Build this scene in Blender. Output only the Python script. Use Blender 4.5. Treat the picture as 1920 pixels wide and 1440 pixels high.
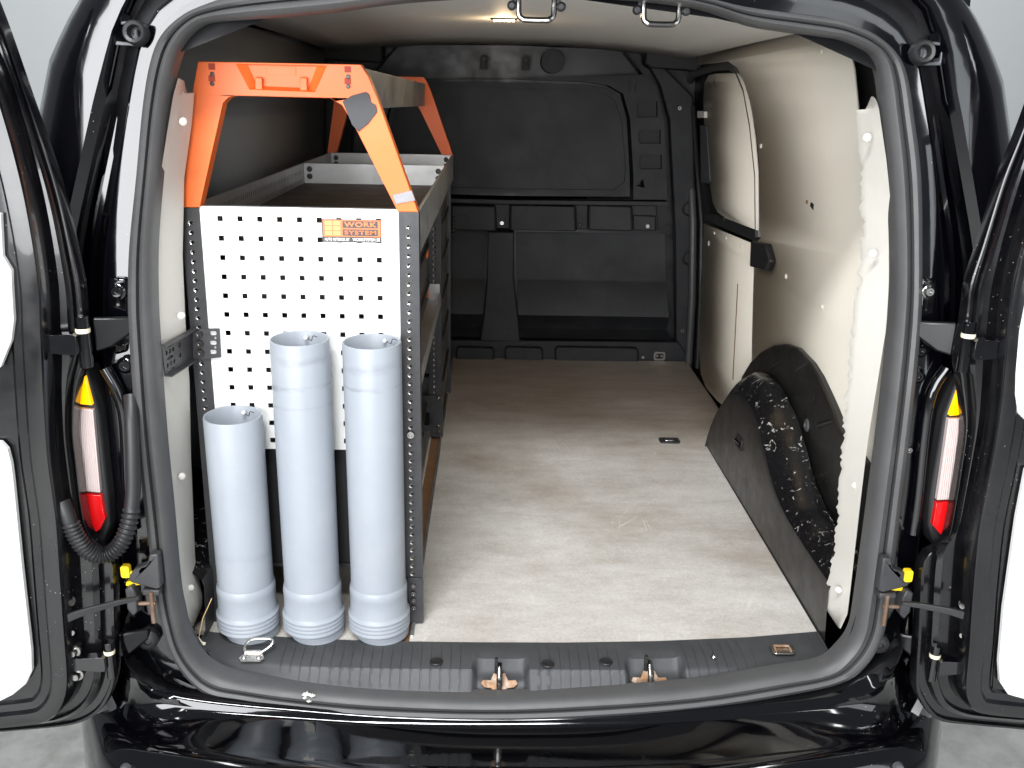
import bpy, math, random
from mathutils import Vector, Matrix
from mathutils.geometry import tessellate_polygon
random.seed(7)
for o in list(bpy.data.objects): bpy.data.objects.remove(o)
scn = bpy.context.scene
col = scn.collection
R = math.radians

# ------------------------------------------------------------------ camera
F, PX, PY = 1774.0, 960.0, 720.0            # focal length and centre in photo pixels (1920 wide)
CAM = Vector((-0.07, -1.63, 1.131))         # floor of the load bay is z = 0, rear opening is y = 0
AX = Vector((0.99960154, 0.01321129, 0.02494446))   # world x, y, z axes seen in camera space
AY = Vector((-0.0199174, -0.2960695, 0.95495872))
AZ = Vector((0.02000153, -0.95507503, -0.29568839))
cd = bpy.data.cameras.new('camera'); cam = bpy.data.objects.new('camera', cd); col.objects.link(cam)
cd.sensor_width = 36.0; cd.lens = F/1920*36; cd.clip_start = 0.02; cd.clip_end = 200
M = Matrix(((AX[0], -AX[1], -AX[2]), (AY[0], -AY[1], -AY[2]), (AZ[0], -AZ[1], -AZ[2]))).to_4x4()
M.translation = CAM
cam.matrix_world = M
scn.camera = cam

# ------------------------------------------------------------------ world and lamps
wd = bpy.data.worlds.new('World'); scn.world = wd; wd.use_nodes = True
bg = wd.node_tree.nodes['Background']; bg.inputs[0].default_value = (0.80, 0.86, 0.92, 1); bg.inputs[1].default_value = 0.24
def lamp(name, loc, target, sx, sy, power, color=(1, 1, 1), spread=180):
    l = bpy.data.lights.new(name, 'AREA'); l.shape = 'RECTANGLE'; l.size = sx; l.size_y = sy
    l.energy = power; l.color = color; l.spread = R(spread)
    o = bpy.data.objects.new(name, l); col.objects.link(o); o.location = loc
    d = Vector(target)-Vector(loc); o.rotation_euler = d.to_track_quat('-Z', 'Y').to_euler()
    o['label'] = 'area light'; o['category'] = 'lamp'  # one label shared by the ceiling lamps and the added fills
    return o
lamp('overhead_light', (-0.45, -1.75, 2.95), (0.0, 0.4, 0.2), 1.3, 0.28, 112, (0.96, 0.98, 1.0))
lamp('fill_light', (-1.5, -4.3, 1.35), (0.35, 1.8, .85), 4.0, 2.3, 340, (0.97, 0.98, 1.0))  # added fill behind the camera, brightens the deep bay and right wall
lamp('fill_light', (3.1, -3.7, 1.05), (0, 0.6, .7), 2.4, 2.0, 42, (0.90, 0.95, 1.0))  # added soft light, mirrored window-like in the pillar paint, also a weak fill
lamp('overhead_light', (0, 4.4, 3.3), (0, 6.8, 1.2), 9.0, 0.4, 80, (1, 1, .98))  # unseen lamp added only to brighten the back wall
for yy in (-3.6, 0.6):
    lamp('overhead_light', (-1.9, yy, 3.3), (-1.9, yy, 0), 0.12, 2.4, 20)
    lamp('overhead_light', (1.9, yy, 3.3), (1.9, yy, 0), 0.12, 2.4, 20)
scn.view_settings.view_transform = 'Standard'; scn.view_settings.look = 'None'
scn.view_settings.gamma = 1; scn.view_settings.exposure = 0.0
scn.render.resolution_x = 1024; scn.render.resolution_y = 768

# ------------------------------------------------------------------ pixel -> place on a known surface
def ray(p):
    c = Vector(((p[0]-PX)/F, (p[1]-PY)/F, 1.0))
    return Vector((AX.dot(c), AY.dot(c), AZ.dot(c)))
def W(p, x=None, y=None, z=None):
    r = ray(p)
    for i, v in enumerate((x, y, z)):
        if v is None: continue
        if callable(v):
            q = None; val = v(Vector((0, 0, 0.6)))
            for _ in range(12):
                q = CAM + r*((val-CAM[i])/r[i]); val = v(q)
            return q
        return CAM + r*((v-CAM[i])/r[i])
def WL(pts, **k): return [W(p, **k) for p in pts]

# ------------------------------------------------------------------ materials
def nodes_of(m): return m.node_tree.nodes, m.node_tree.links
def mat(name, color, rough=0.5, metal=0.0, coat=0.0, bump=0.0, bscale=200, var=0.0, vscale=6, dust=0.0, dustcol=(0.6, 0.58, 0.55),
        speck=0.0, speckcol=(0.45, 0.45, 0.44), emit=None, spec=0.5, rvar=0.0, stretch=(1, 1, 1)):
    m = bpy.data.materials.new(name); m.use_nodes = True
    N, L = nodes_of(m); b = N['Principled BSDF']
    b.inputs['Roughness'].default_value = rough; b.inputs['Metallic'].default_value = metal
    b.inputs['Coat Weight'].default_value = coat; b.inputs['Coat Roughness'].default_value = 0.03
    b.inputs['Specular IOR Level'].default_value = spec
    b.inputs['Base Color'].default_value = (*color, 1)
    if emit: b.inputs['Emission Color'].default_value = (*emit[0], 1); b.inputs['Emission Strength'].default_value = emit[1]
    tc = N.new('ShaderNodeTexCoord'); mp = N.new('ShaderNodeMapping'); L.new(tc.outputs['Object'], mp.inputs[0])
    mp.inputs['Scale'].default_value = stretch
    cur = None
    def mix(fac, a, bcol):
        x = N.new('ShaderNodeMix'); x.data_type = 'RGBA'
        if isinstance(fac, float): x.inputs[0].default_value = fac
        else: L.new(fac, x.inputs[0])
        if a is None: x.inputs[6].default_value = (*color, 1)
        else: L.new(a, x.inputs[6])
        x.inputs[7].default_value = (*bcol, 1)
        return x.outputs[2]
    def noise(scale, detail=4, rgh=0.6):
        n = N.new('ShaderNodeTexNoise'); n.inputs['Scale'].default_value = scale; n.inputs['Detail'].default_value = detail
        n.inputs['Roughness'].default_value = rgh; L.new(mp.outputs[0], n.inputs['Vector']); return n.outputs['Fac']
    def ramp(f, a, c, inv=False):
        r_ = N.new('ShaderNodeMapRange'); r_.inputs[1].default_value = a; r_.inputs[2].default_value = c
        r_.inputs[3].default_value = 1.0 if inv else 0.0; r_.inputs[4].default_value = 0.0 if inv else 1.0
        L.new(f, r_.inputs[0]); return r_.outputs[0]
    def mul(a, v):
        x = N.new('ShaderNodeMath'); x.operation = 'MULTIPLY'; L.new(a, x.inputs[0])
        if isinstance(v, float): x.inputs[1].default_value = v
        else: L.new(v, x.inputs[1])
        return x.outputs[0]
    if var: cur = mix(mul(ramp(noise(vscale), .35, .7), var), cur, tuple(c*0.45 for c in color))
    if dust: cur = mix(mul(ramp(noise(vscale*0.7+1.3, 8, .7), .45, .8), dust), cur, dustcol)
    if speck:
        v = N.new('ShaderNodeTexVoronoi'); v.inputs['Scale'].default_value = 95; L.new(mp.outputs[0], v.inputs['Vector'])
        s = ramp(v.outputs['Distance'], .045, .085, True)
        s = mul(s, ramp(noise(7, 3), 0.66-0.12*speck, 0.70-0.12*speck))
        cur = mix(s, cur, speckcol)
    if cur is not None: L.new(cur, b.inputs['Base Color'])
    if rvar:
        r_ = ramp(noise(vscale*2.1, 6), .3, .75); x = N.new('ShaderNodeMath'); x.operation = 'MULTIPLY_ADD'
        L.new(r_, x.inputs[0]); x.inputs[1].default_value = rvar; x.inputs[2].default_value = rough; L.new(x.outputs[0], b.inputs['Roughness'])
    if bump:
        bp = N.new('ShaderNodeBump'); bp.inputs['Strength'].default_value = bump; bp.inputs['Distance'].default_value = 0.002
        L.new(noise(bscale, 5), bp.inputs['Height']); L.new(bp.outputs[0], b.inputs['Normal'])
    return m
MT = dict(
    paint=mat('black_paint', (0.0015, 0.0015, 0.0025), 0.07, coat=0.7, speck=0.35, rvar=0.10, vscale=4, bump=0.02, bscale=6),
    paint_worn=mat('black_paint_worn', (0.0025, 0.0025, 0.0035), 0.12, coat=0.4, speck=0.95, rvar=0.2, vscale=5, dust=0.02),
    bumper=mat('bumper_paint', (0.0012, 0.0012, 0.0018), 0.055, coat=0.5, speck=0.5, rvar=0.05, vscale=5),
    inner=mat('inner_black', (0.004, 0.004, 0.005), 0.28, speck=0.2, rvar=0.2),
    trim=mat('trim_plastic', (0.050, 0.052, 0.055), 0.48, bump=0.25, bscale=500, var=0.2, dust=0.05, speck=0.25, rvar=0.12),
    bulk=mat('bulkhead_plastic', (0.0165, 0.0175, 0.020), 0.48, spec=0.35, bump=0.3, bscale=420, var=0.15, dust=0.04, vscale=4, rvar=0.1),
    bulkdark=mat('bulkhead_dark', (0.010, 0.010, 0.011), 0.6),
    rubber=mat('rubber_seal', (0.070, 0.070, 0.071), 0.42, var=0.3, vscale=9, dust=0.06, dustcol=(0.3, 0.29, 0.27), speck=0.1, rvar=0.12),
    cream=mat('cream_board', (0.78, 0.735, 0.635), 0.45, var=0.07, vscale=3, bump=0.12, bscale=30, dust=0.08, dustcol=(0.5, 0.45, 0.38)),
    greyboard=mat('grey_board', (0.235, 0.24, 0.245), 0.55, var=0.06, vscale=3),
    white=mat('white_board', (0.66, 0.635, 0.58), 0.5, bump=0.25, bscale=60, var=0.05, vscale=14, dust=0.05),
    whitepanel=mat('white_steel', (0.80, 0.80, 0.78), 0.4, var=0.05, vscale=9, dust=0.22, dustcol=(0.45, 0.42, 0.36), stretch=(1, 1, 0.25)),
    roofliner=mat('roof_liner', (0.80, 0.79, 0.765), 0.6, var=0.05),
    pvc=mat('grey_pvc', (0.295, 0.322, 0.358), 0.33, var=0.12, vscale=7, dust=0.10, dustcol=(0.62, 0.62, 0.60), rvar=0.12),
    pvcin=mat('grey_pvc_inside', (0.50, 0.53, 0.58), 0.5),
    orange=mat('orange_plastic', (0.92, 0.16, 0.025), 0.42, bump=0.1, bscale=300, dust=0.05, dustcol=(0.6, 0.35, 0.25), rvar=0.1),
    tapegrey=mat('grey_pad', (0.075, 0.075, 0.08), 0.9, bump=0.6, bscale=700),
    tapesilver=mat('duct_tape', (0.22, 0.22, 0.23), 0.4, metal=0.3, bump=0.4, bscale=60),
    alu=mat('aluminium', (0.55, 0.55, 0.54), 0.34, metal=0.85, var=0.35, vscale=7, rvar=0.2),
    darksteel=mat('dark_steel', (0.045, 0.045, 0.048), 0.38, metal=0.2, var=0.3, vscale=18, dust=0.04, speck=0.15, rvar=0.15),
    drawer=mat('drawer_steel', (0.12, 0.115, 0.11), 0.42, metal=0.3, var=0.3, vscale=8, dust=0.08),
    steel=mat('bright_steel', (0.62, 0.60, 0.57), 0.28, metal=1.0, var=0.3, vscale=40),
    chrome=mat('dark_chrome', (0.30, 0.29, 0.28), 0.18, metal=1.0),
    oldsteel=mat('old_steel', (0.20, 0.125, 0.085), 0.55, metal=0.5, var=0.7, vscale=50, dust=0.4, dustcol=(0.3, 0.27, 0.24)),
    rust=mat('rusty_steel', (0.34, 0.18, 0.09), 0.6, metal=0.3, var=0.8, vscale=70, dust=0.9, dustcol=(0.60, 0.55, 0.48)),
    blackmatte=mat('matte_black', (0.004, 0.004, 0.0045), 0.5, spec=0.25),
    archside=mat('arch_plastic', (0.014, 0.0135, 0.013), 0.26, bump=0.12, bscale=60, var=0.4, vscale=9, dust=0.12, dustcol=(0.14, 0.135, 0.13), speck=0.5, rvar=0.2),
    blackplastic=mat('black_plastic', (0.016, 0.016, 0.017), 0.42, bump=0.05, rvar=0.1),
    greyplastic=mat('grey_plastic', (0.07, 0.075, 0.082), 0.45),
    yellow=mat('yellow_plastic', (0.90, 0.62, 0.01), 0.4),
    wood=mat('bare_ply', (0.28, 0.15, 0.07), 0.7, var=0.4, vscale=20),
    traymat=mat('tray_mat', (0.065, 0.045, 0.035), 0.5, var=0.4, vscale=5, dust=0.08, rvar=0.2),
    amber=mat('amber_lens', (0.95, 0.42, 0.0), 0.15, coat=0.5, emit=((1.0, 0.42, 0.0), 1.6)),
    clear=mat('clear_lens', (0.55, 0.46, 0.44), 0.2, coat=0.6),
    red=mat('red_lens', (0.55, 0.006, 0.008), 0.12, coat=0.8, emit=((1.0, 0.01, 0.01), 0.16)),
    lampglow=mat('lamp_glow', (1, 0.8, 0.5), 0.3, emit=((1.0, 0.72, 0.38), 60)),
    stickerblack=mat('sticker_black', (0.03, 0.025, 0.022), 0.3),
    stickerorange=mat('sticker_orange', (0.80, 0.16, 0.03), 0.3),
    stickerwhite=mat('sticker_white', (0.85, 0.85, 0.83), 0.3),
    concrete=mat('concrete', (0.60, 0.60, 0.575), 0.28, var=0.6, vscale=14, dust=0.4, dustcol=(0.75, 0.74, 0.72), bump=0.5, bscale=30, rvar=0.3),  # pale and dark mottling also paints in wet glare on the ground
    wall=mat('wall_paint', (0.74, 0.77, 0.77), 0.8, var=0.02),
    straw=mat('straw', (0.55, 0.38, 0.18), 0.7),
    foam=mat('cream_foam', (0.75, 0.68, 0.5), 0.8, var=0.2, vscale=50),
)
# worn plywood: grey film face, grain across the bay, brown where the film is scuffed off, roof shade tinted in at the bulkhead end
def floor_mat():
    m = bpy.data.materials.new('worn_plywood'); m.use_nodes = True; N, L = nodes_of(m); b = N['Principled BSDF']
    tc = N.new('ShaderNodeTexCoord')
    def noi(sc, stretch, det=6, rg=.65):
        mp = N.new('ShaderNodeMapping'); mp.inputs['Scale'].default_value = stretch; L.new(tc.outputs['Object'], mp.inputs[0])
        n = N.new('ShaderNodeTexNoise'); n.inputs['Scale'].default_value = sc; n.inputs['Detail'].default_value = det; n.inputs['Roughness'].default_value = rg
        L.new(mp.outputs[0], n.inputs[0]); return n.outputs['Fac']
    def cr(f, stops):
        r_ = N.new('ShaderNodeValToRGB'); e = r_.color_ramp.elements
        e[0].position, e[0].color = stops[0][0], (*stops[0][1], 1); e[1].position, e[1].color = stops[-1][0], (*stops[-1][1], 1)
        for p, c in stops[1:-1]: x = e.new(p); x.color = (*c, 1)
        L.new(f, r_.inputs[0]); return r_.outputs[0]
    def mx(mode, f, a, c):
        x = N.new('ShaderNodeMix'); x.data_type = 'RGBA'; x.blend_type = mode
        if isinstance(f, float): x.inputs[0].default_value = f
        else: L.new(f, x.inputs[0])
        L.new(a, x.inputs[6]); L.new(c, x.inputs[7]); return x.outputs[2]
    base = cr(noi(1.6, (1, 1.5, 1), 5), [(.27, (.38, .32, .27)), (.42, (.585, .55, .505)), (.60, (.72, .695, .655))])
    streak = cr(noi(3.0, (1.6, 5, 1), 8, .7), [(.3, (.72, .69, .66)), (.55, (1, 1, 1)), (.75, (1.08, 1.07, 1.06))])
    fine = cr(noi(10, (2.5, 60, 1), 6, .75), [(.3, (.78, .76, .74)), (.6, (1.08, 1.08, 1.08))])
    weave = cr(noi(160, (1, 1, 1), 3), [(.35, (.82, .82, .82)), (.65, (1.1, 1.1, 1.1))])
    c = mx('MULTIPLY', 0.6, base, streak); c = mx('MULTIPLY', 0.18, c, fine); c = mx('MULTIPLY', 0.6, c, weave)
    stain = noi(1.5, (1, 1, 1), 7, .62)
    mr = N.new('ShaderNodeMapRange'); mr.inputs[1].default_value = .50; mr.inputs[2].default_value = .68; L.new(stain, mr.inputs[0])
    dk = N.new('ShaderNodeRGB'); dk.outputs[0].default_value = (.26, .185, .115, 1)
    ml = N.new('ShaderNodeMath'); ml.operation = 'MULTIPLY'; ml.inputs[1].default_value = .55; L.new(mr.outputs[0], ml.inputs[0])
    c = mx('MIX', ml.outputs[0], c, dk.outputs[0])
    # long pale scratches
    for rot_, sc_ in ((.5, 3.0), (-.9, 2.3)):
        mp = N.new('ShaderNodeMapping'); mp.inputs['Rotation'].default_value = (0, 0, rot_); mp.inputs['Scale'].default_value = (1, .22, 1); L.new(tc.outputs['Object'], mp.inputs[0])
        vo = N.new('ShaderNodeTexVoronoi'); vo.feature = 'DISTANCE_TO_EDGE'; vo.inputs['Scale'].default_value = sc_*4; L.new(mp.outputs[0], vo.inputs['Vector'])
        e1 = N.new('ShaderNodeMapRange'); e1.inputs[1].default_value = .004; e1.inputs[2].default_value = .012; e1.inputs[3].default_value = 1; e1.inputs[4].default_value = 0; L.new(vo.outputs['Distance'], e1.inputs[0])
        e2 = N.new('ShaderNodeMapRange'); e2.inputs[1].default_value = .56; e2.inputs[2].default_value = .66; e2.inputs[4].default_value = .5; L.new(noi(4.3, (1, 1, 1), 3), e2.inputs[0])
        e3 = N.new('ShaderNodeMath'); e3.operation = 'MULTIPLY'; L.new(e1.outputs[0], e3.inputs[0]); L.new(e2.outputs[0], e3.inputs[1])
        lc = N.new('ShaderNodeRGB'); lc.outputs[0].default_value = (.80, .78, .75, 1); c = mx('MIX', e3.outputs[0], c, lc.outputs[0])
    # brown ply worn through, plus roof shade painted in, towards the bulkhead end
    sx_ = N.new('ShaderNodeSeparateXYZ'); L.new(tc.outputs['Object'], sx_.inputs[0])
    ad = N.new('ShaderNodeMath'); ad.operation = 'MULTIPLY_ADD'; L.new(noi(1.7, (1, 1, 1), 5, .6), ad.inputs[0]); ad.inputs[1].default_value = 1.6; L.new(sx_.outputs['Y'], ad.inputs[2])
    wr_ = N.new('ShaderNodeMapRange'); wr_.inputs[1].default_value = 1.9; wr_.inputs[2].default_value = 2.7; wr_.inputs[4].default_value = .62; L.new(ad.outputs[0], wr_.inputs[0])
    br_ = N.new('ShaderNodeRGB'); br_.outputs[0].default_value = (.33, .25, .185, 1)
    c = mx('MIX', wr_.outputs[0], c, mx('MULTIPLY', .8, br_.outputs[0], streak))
    L.new(c, b.inputs['Base Color']); b.inputs['Roughness'].default_value = .5
    rr = N.new('ShaderNodeMapRange'); rr.inputs[1].default_value = .3; rr.inputs[2].default_value = .7; rr.inputs[3].default_value = .36; rr.inputs[4].default_value = .62
    L.new(noi(4, (1, 3, 1)), rr.inputs[0]); L.new(rr.outputs[0], b.inputs['Roughness'])
    bp = N.new('ShaderNodeBump'); bp.inputs['Strength'].default_value = .25; bp.inputs['Distance'].default_value = .001
    L.new(noi(120, (1, 3, 1)), bp.inputs['Height']); L.new(bp.outputs[0], b.inputs['Normal'])
    return m
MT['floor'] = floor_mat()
# scuffed wheel arch: black with pale rubbed streaks on the shoulder
def arch_mat():
    m = bpy.data.materials.new('scuffed_arch'); m.use_nodes = True; N, L = nodes_of(m); b = N['Principled BSDF']
    tc = N.new('ShaderNodeTexCoord'); mp = N.new('ShaderNodeMapping'); mp.inputs['Scale'].default_value = (1.0, 0.8, 1.0); L.new(tc.outputs['Object'], mp.inputs[0])
    a = N.new('ShaderNodeTexNoise'); a.inputs['Scale'].default_value = 48; a.inputs['Detail'].default_value = 7; a.inputs['Roughness'].default_value = .7; a.inputs['Distortion'].default_value = 1.2; L.new(mp.outputs[0], a.inputs[0])
    r1 = N.new('ShaderNodeMapRange'); r1.inputs[1].default_value = .607; r1.inputs[2].default_value = .645; L.new(a.outputs['Fac'], r1.inputs[0])
    c = N.new('ShaderNodeTexNoise'); c.inputs['Scale'].default_value = 5; c.inputs['Detail'].default_value = 3; L.new(mp.outputs[0], c.inputs[0])
    r2 = N.new('ShaderNodeMapRange'); r2.inputs[1].default_value = .36; r2.inputs[2].default_value = .50; L.new(c.outputs['Fac'], r2.inputs[0])
    mu = N.new('ShaderNodeMath'); mu.operation = 'MULTIPLY'; L.new(r1.outputs[0], mu.inputs[0]); L.new(r2.outputs[0], mu.inputs[1])
    x = N.new('ShaderNodeMix'); x.data_type = 'RGBA'; L.new(mu.outputs[0], x.inputs[0]); x.inputs[6].default_value = (.007, .007, .008, 1); x.inputs[7].default_value = (.42, .41, .38, 1)
    L.new(x.outputs[2], b.inputs['Base Color']); b.inputs['Roughness'].default_value = .22
    bp = N.new('ShaderNodeBump'); bp.inputs['Strength'].default_value = .4; bp.inputs['Distance'].default_value = .003; L.new(a.outputs['Fac'], bp.inputs['Height']); L.new(bp.outputs[0], b.inputs['Normal'])
    return m
MT['arch'] = arch_mat()

# ------------------------------------------------------------------ mesh helpers
class MB:
    def __init__(s): s.v = []; s.f = []
    def add(s, vs, fs):
        n = len(s.v); s.v += [Vector(v) for v in vs]; s.f += [tuple(i+n for i in f) for f in fs]; return s
    def box(s, lo, hi, rot=None, at=None):
        (a, b, c), (d, e, f) = lo, hi
        vs = [Vector(p) for p in ((a, b, c), (d, b, c), (d, e, c), (a, e, c), (a, b, f), (d, b, f), (d, e, f), (a, e, f))]
        if rot is not None: vs = [rot @ v for v in vs]
        if at is not None: vs = [v+Vector(at) for v in vs]
        return s.add(vs, [(3, 2, 1, 0), (4, 5, 6, 7), (0, 1, 5, 4), (1, 2, 6, 5), (2, 3, 7, 6), (3, 0, 4, 7)])
    def prism(s, outer, vec, holes=()):
        vec = Vector(vec); loops = [[Vector(p) for p in outer]]+[[Vector(p) for p in h] for h in holes]
        flat = [p for l in loops for p in l]; n = len(flat)
        tris = tessellate_polygon(loops)
        s.add(flat+[p+vec for p in flat], [tuple(t) for t in tris]+[tuple(i+n for i in reversed(t)) for t in tris] + [
            (o+i, o+(i+1) % len(l), o+(i+1) % len(l)+n, o+i+n) for l, o in zip(loops, [sum(len(q) for q in loops[:k]) for k in range(len(loops))]) for i in range(len(l))])
        return s
    def loft(s, rings, closed=True, cap=False):
        n = len(rings[0]); vs = [p for r in rings for p in r]; fs = []
        m = n if closed else n-1
        for k in range(len(rings)-1):
            for i in range(m): j = (i+1) % n; fs.append((k*n+i, k*n+j, (k+1)*n+j, (k+1)*n+i))
        if cap: fs.append(tuple(reversed(range(n)))); fs.append(tuple((len(rings)-1)*n+i for i in range(n)))
        return s.add(vs, fs)
    def tube(s, path, r, n=10, cap=True):
        path = [Vector(p) for p in path]; rings = []
        up = None
        for i, p in enumerate(path):
            t = (path[min(i+1, len(path)-1)]-path[max(i-1, 0)]).normalized()
            if up is None: up = Vector((0, 0, 1)) if abs(t.z) < .9 else Vector((1, 0, 0))
            a = t.cross(up).normalized(); up = a.cross(t).normalized()
            rr = r(i/(len(path)-1)) if callable(r) else r
            rings.append([p+(a*math.cos(2*math.pi*k/n)+up*math.sin(2*math.pi*k/n))*rr for k in range(n)])
        return s.loft(rings, True, cap)
    def lathe(s, prof, base, axis=(0, 0, 1), n=24):
        q = Vector(axis).to_track_quat('Z', 'Y'); base = Vector(base)
        return s.loft([[base+q @ Vector((r*math.cos(2*math.pi*k/n), r*math.sin(2*math.pi*k/n), h)) for k in range(n)] for r, h in prof], True, False)
def O(name, mb, m, parent=None, smooth=35, bevel=0, seg=2, label=None):
    me = bpy.data.meshes.new(name); me.from_pydata([tuple(v) for v in mb.v], [], mb.f)
    import bmesh
    bm = bmesh.new(); bm.from_mesh(me); bmesh.ops.remove_doubles(bm, verts=bm.verts, dist=1e-6); bmesh.ops.recalc_face_normals(bm, faces=bm.faces); bm.to_mesh(me); bm.free()
    me.materials.append(MT[m] if isinstance(m, str) else m)
    if smooth:
        me.polygons.foreach_set('use_smooth', [True]*len(me.polygons)); me.set_sharp_from_angle(angle=R(smooth))
    o = bpy.data.objects.new(name, me); col.objects.link(o)
    if parent is not None: adopt(o, parent)
    if bevel:
        b = o.modifiers.new('bevel', 'BEVEL'); b.width = bevel; b.segments = seg; b.limit_method = 'ANGLE'; b.angle_limit = R(40)
    if label: o['label'] = label
    return o
def base_of(o):
    v = Vector(o.location)
    while o.parent: o = o.parent; v = v*1.0 if False else v
    return v
ORG = {}
def adopt(o, parent):
    o.parent = parent
    if parent.type == 'EMPTY': o.matrix_parent_inverse = Matrix.Translation(-Vector(parent.location))
def thing(name, loc, label, cat, group=None):
    e = bpy.data.objects.new(name, None); col.objects.link(e); e.location = loc; e.empty_display_size = .1
    e['label'] = label; e['category'] = cat
    if group: e['group'] = group
    return e
def inst(src, parent, offset):                 # a further copy of a small piece, sharing its mesh
    o = src.copy(); col.objects.link(o); adopt(o, parent); o.location = Vector(src.location)+Vector(offset); return o
def resample(pts, n, closed=False):
    pts = [Vector(p) for p in pts]
    if closed: pts = pts+[pts[0]]
    d = [0]
    for a, b in zip(pts, pts[1:]): d.append(d[-1]+(b-a).length)
    out = []; m = n if closed else n-1
    for k in range(n):
        t = d[-1]*k/m; i = 0
        while i < len(d)-2 and d[i+1] < t: i += 1
        f = (t-d[i])/max(d[i+1]-d[i], 1e-9); out.append(pts[i].lerp(pts[i+1], f))
    return out
def catmull(pts, sub=4, closed=False):
    pts = [Vector(p) for p in pts]; n = len(pts); out = []
    rng = range(n) if closed else range(n-1)
    for i in rng:
        p0 = pts[(i-1) % n] if closed or i > 0 else pts[i]; p1 = pts[i]; p2 = pts[(i+1) % n]; p3 = pts[(i+2) % n] if closed or i < n-2 else p2
        for k in range(sub):
            t = k/sub; t2, t3 = t*t, t*t*t
            out.append(.5*((2*p1)+(p2-p0)*t+(2*p0-5*p1+4*p2-p3)*t2+(3*p1-p0-3*p2+p3)*t3))
    if not closed: out.append(pts[-1])
    return out
def rrect(cx, cz, w, h, r, n=4):               # rounded rectangle in a 2-d frame
    o = []
    for qx, qz, a0 in ((1, 1, 0), (-1, 1, 90), (-1, -1, 180), (1, -1, 270)):
        for k in range(n+1):
            a = R(a0+90*k/n); o.append((cx+qx*(w/2-r)+r*math.cos(a), cz+qz*(h/2-r)+r*math.sin(a)))
    return o
def mirror(pts): return [Vector((-p[0], p[1], p[2])) for p in pts]

# ================================================================== SETTING
g = O('ground', MB().add([(-30, -30, -.60), (30, -30, -.60), (30, 30, -.60), (-30, 30, -.60)], [(0, 1, 2, 3)]), 'concrete', smooth=0); g['kind'] = 'structure'
g = O('back_wall', MB().box((-12, 7.0, -.60), (12, 7.2, 4.5)), 'wall', smooth=0); g['kind'] = 'structure'

# ================================================================== VAN
van = thing('van', (0, 0, -.60), 'black panel van seen from behind with both rear doors open onto its load bay', 'van')

# ---- rubber seal round the opening
def ys(q): return 0.03*(q[0]/.68)**2+0.09*max(0.0, q[2]-.6)
so = [(1612, 51), (1647, 57+12), (1680, 99), (1700, 140), (1713, 217), (1727, 333), (1729, 480), (1727, 600), (1712, 760), (1692, 930), (1668, 1130), (1654, 1195), (1622, 1248), (1575, 1278), (1480, 1300), (1307, 1326), (1100, 1342), (910, 1347), (700, 1341), (550, 1327), (450, 1311), (390, 1300), (352, 1270), (322, 1225), (303, 1170), (290, 1101), (272, 960), (256, 820), (243, 640), (240, 560), (243, 460), (256, 330), (268, 200), (282, 117), (302, 67), (337, 32), (380, 10), (450, -10), (620, -28), (780, -38), (960, -40), (1130, -34), (1300, -10), (1395, 12), (1513, 28), (1573, 37)]
si = [(1580, 74), (1618, 90), (1640, 108), (1652, 145), (1661, 217), (1673, 333), (1680, 480), (1676, 600), (1660, 760), (1638, 930), (1612, 1120), (1600, 1185), (1575, 1222), (1540, 1248), (1460, 1262), (1300, 1288), (1100, 1303), (910, 1310), (700, 1302), (560, 1289), (470, 1277), (415, 1265), (378, 1240), (352, 1200), (340, 1150), (331, 1101), (318, 960), (304, 820), (291, 640), (287, 560), (287, 460), (297, 330), (311, 200), (328, 117), (347, 76), (372, 50), (400, 40), (480, 34), (613, 22), (760, 3), (960, -8), (1150, -4), (1308, 14), (1406, 46), (1474, 58), (1545, 68)]
SO = catmull(WL(so, y=ys), 4, True); SI = catmull(WL(si, y=ys), 4, True)
prof = [(0, .012), (.02, -.004), (.12, -.014), (.30, -.019), (.43, -.015), (.465, .004), (.505, .004), (.55, -.014), (.75, -.020), (.92, -.013), (1.0, .0), (1.01, .03)]
rings = []
for t, h in prof: rings.append([a.lerp(b, t)+Vector((0, h, 0)) for a, b in zip(SO, SI)])
O('door_seal', MB().loft(rings), 'rubber', van, 50, label='black rubber seal running round the load bay opening')

mb = MB()
for dx, dy, sc in ((0, 0, .75), (11, 2, .5), (5, 12, .45), (-3, 6, .35)):
    mb.prism([W((574+dx+sc*i, 1303+dy+sc*j), y=lambda q: ys(q)-.0195) for i, j in ((-11, 1), (-6, -4), (-1, -3), (2, -9), (5, -2), (12, -1), (7, 3), (1, 2), (0, 7), (-5, 3))], (0, .004, 0))
O('paint_flake', mb, 'white', van, 0)
# ---- body shell round the opening: rings that go outward from the seal, over the pillar to the body side
def radial(loop, ang):
    c = Vector((0, .6)); d = Vector((math.sin(ang), math.cos(ang))); best = None
    for a, b in zip(loop, loop[1:]+loop[:1]):
        a2, b2 = Vector((a[0], a[1]))-c, Vector((b[0], b[1]))-c; e = b2-a2
        den = d.x*e.y-d.y*e.x
        if abs(den) < 1e-9: continue
        t = (a2.x*e.y-a2.y*e.x)/den; u = (a2.x*d.y-a2.y*d.x)/den
        if t > 0 and -1e-6 <= u <= 1+1e-6 and (best is None or t > best): best = t
    return c+d*best
half = lambda h: [(x, z) for x, z in h]+[(-x, z) for x, z in reversed(h)]
seal_o = [(p.x, p.z) for p in SO]
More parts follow.
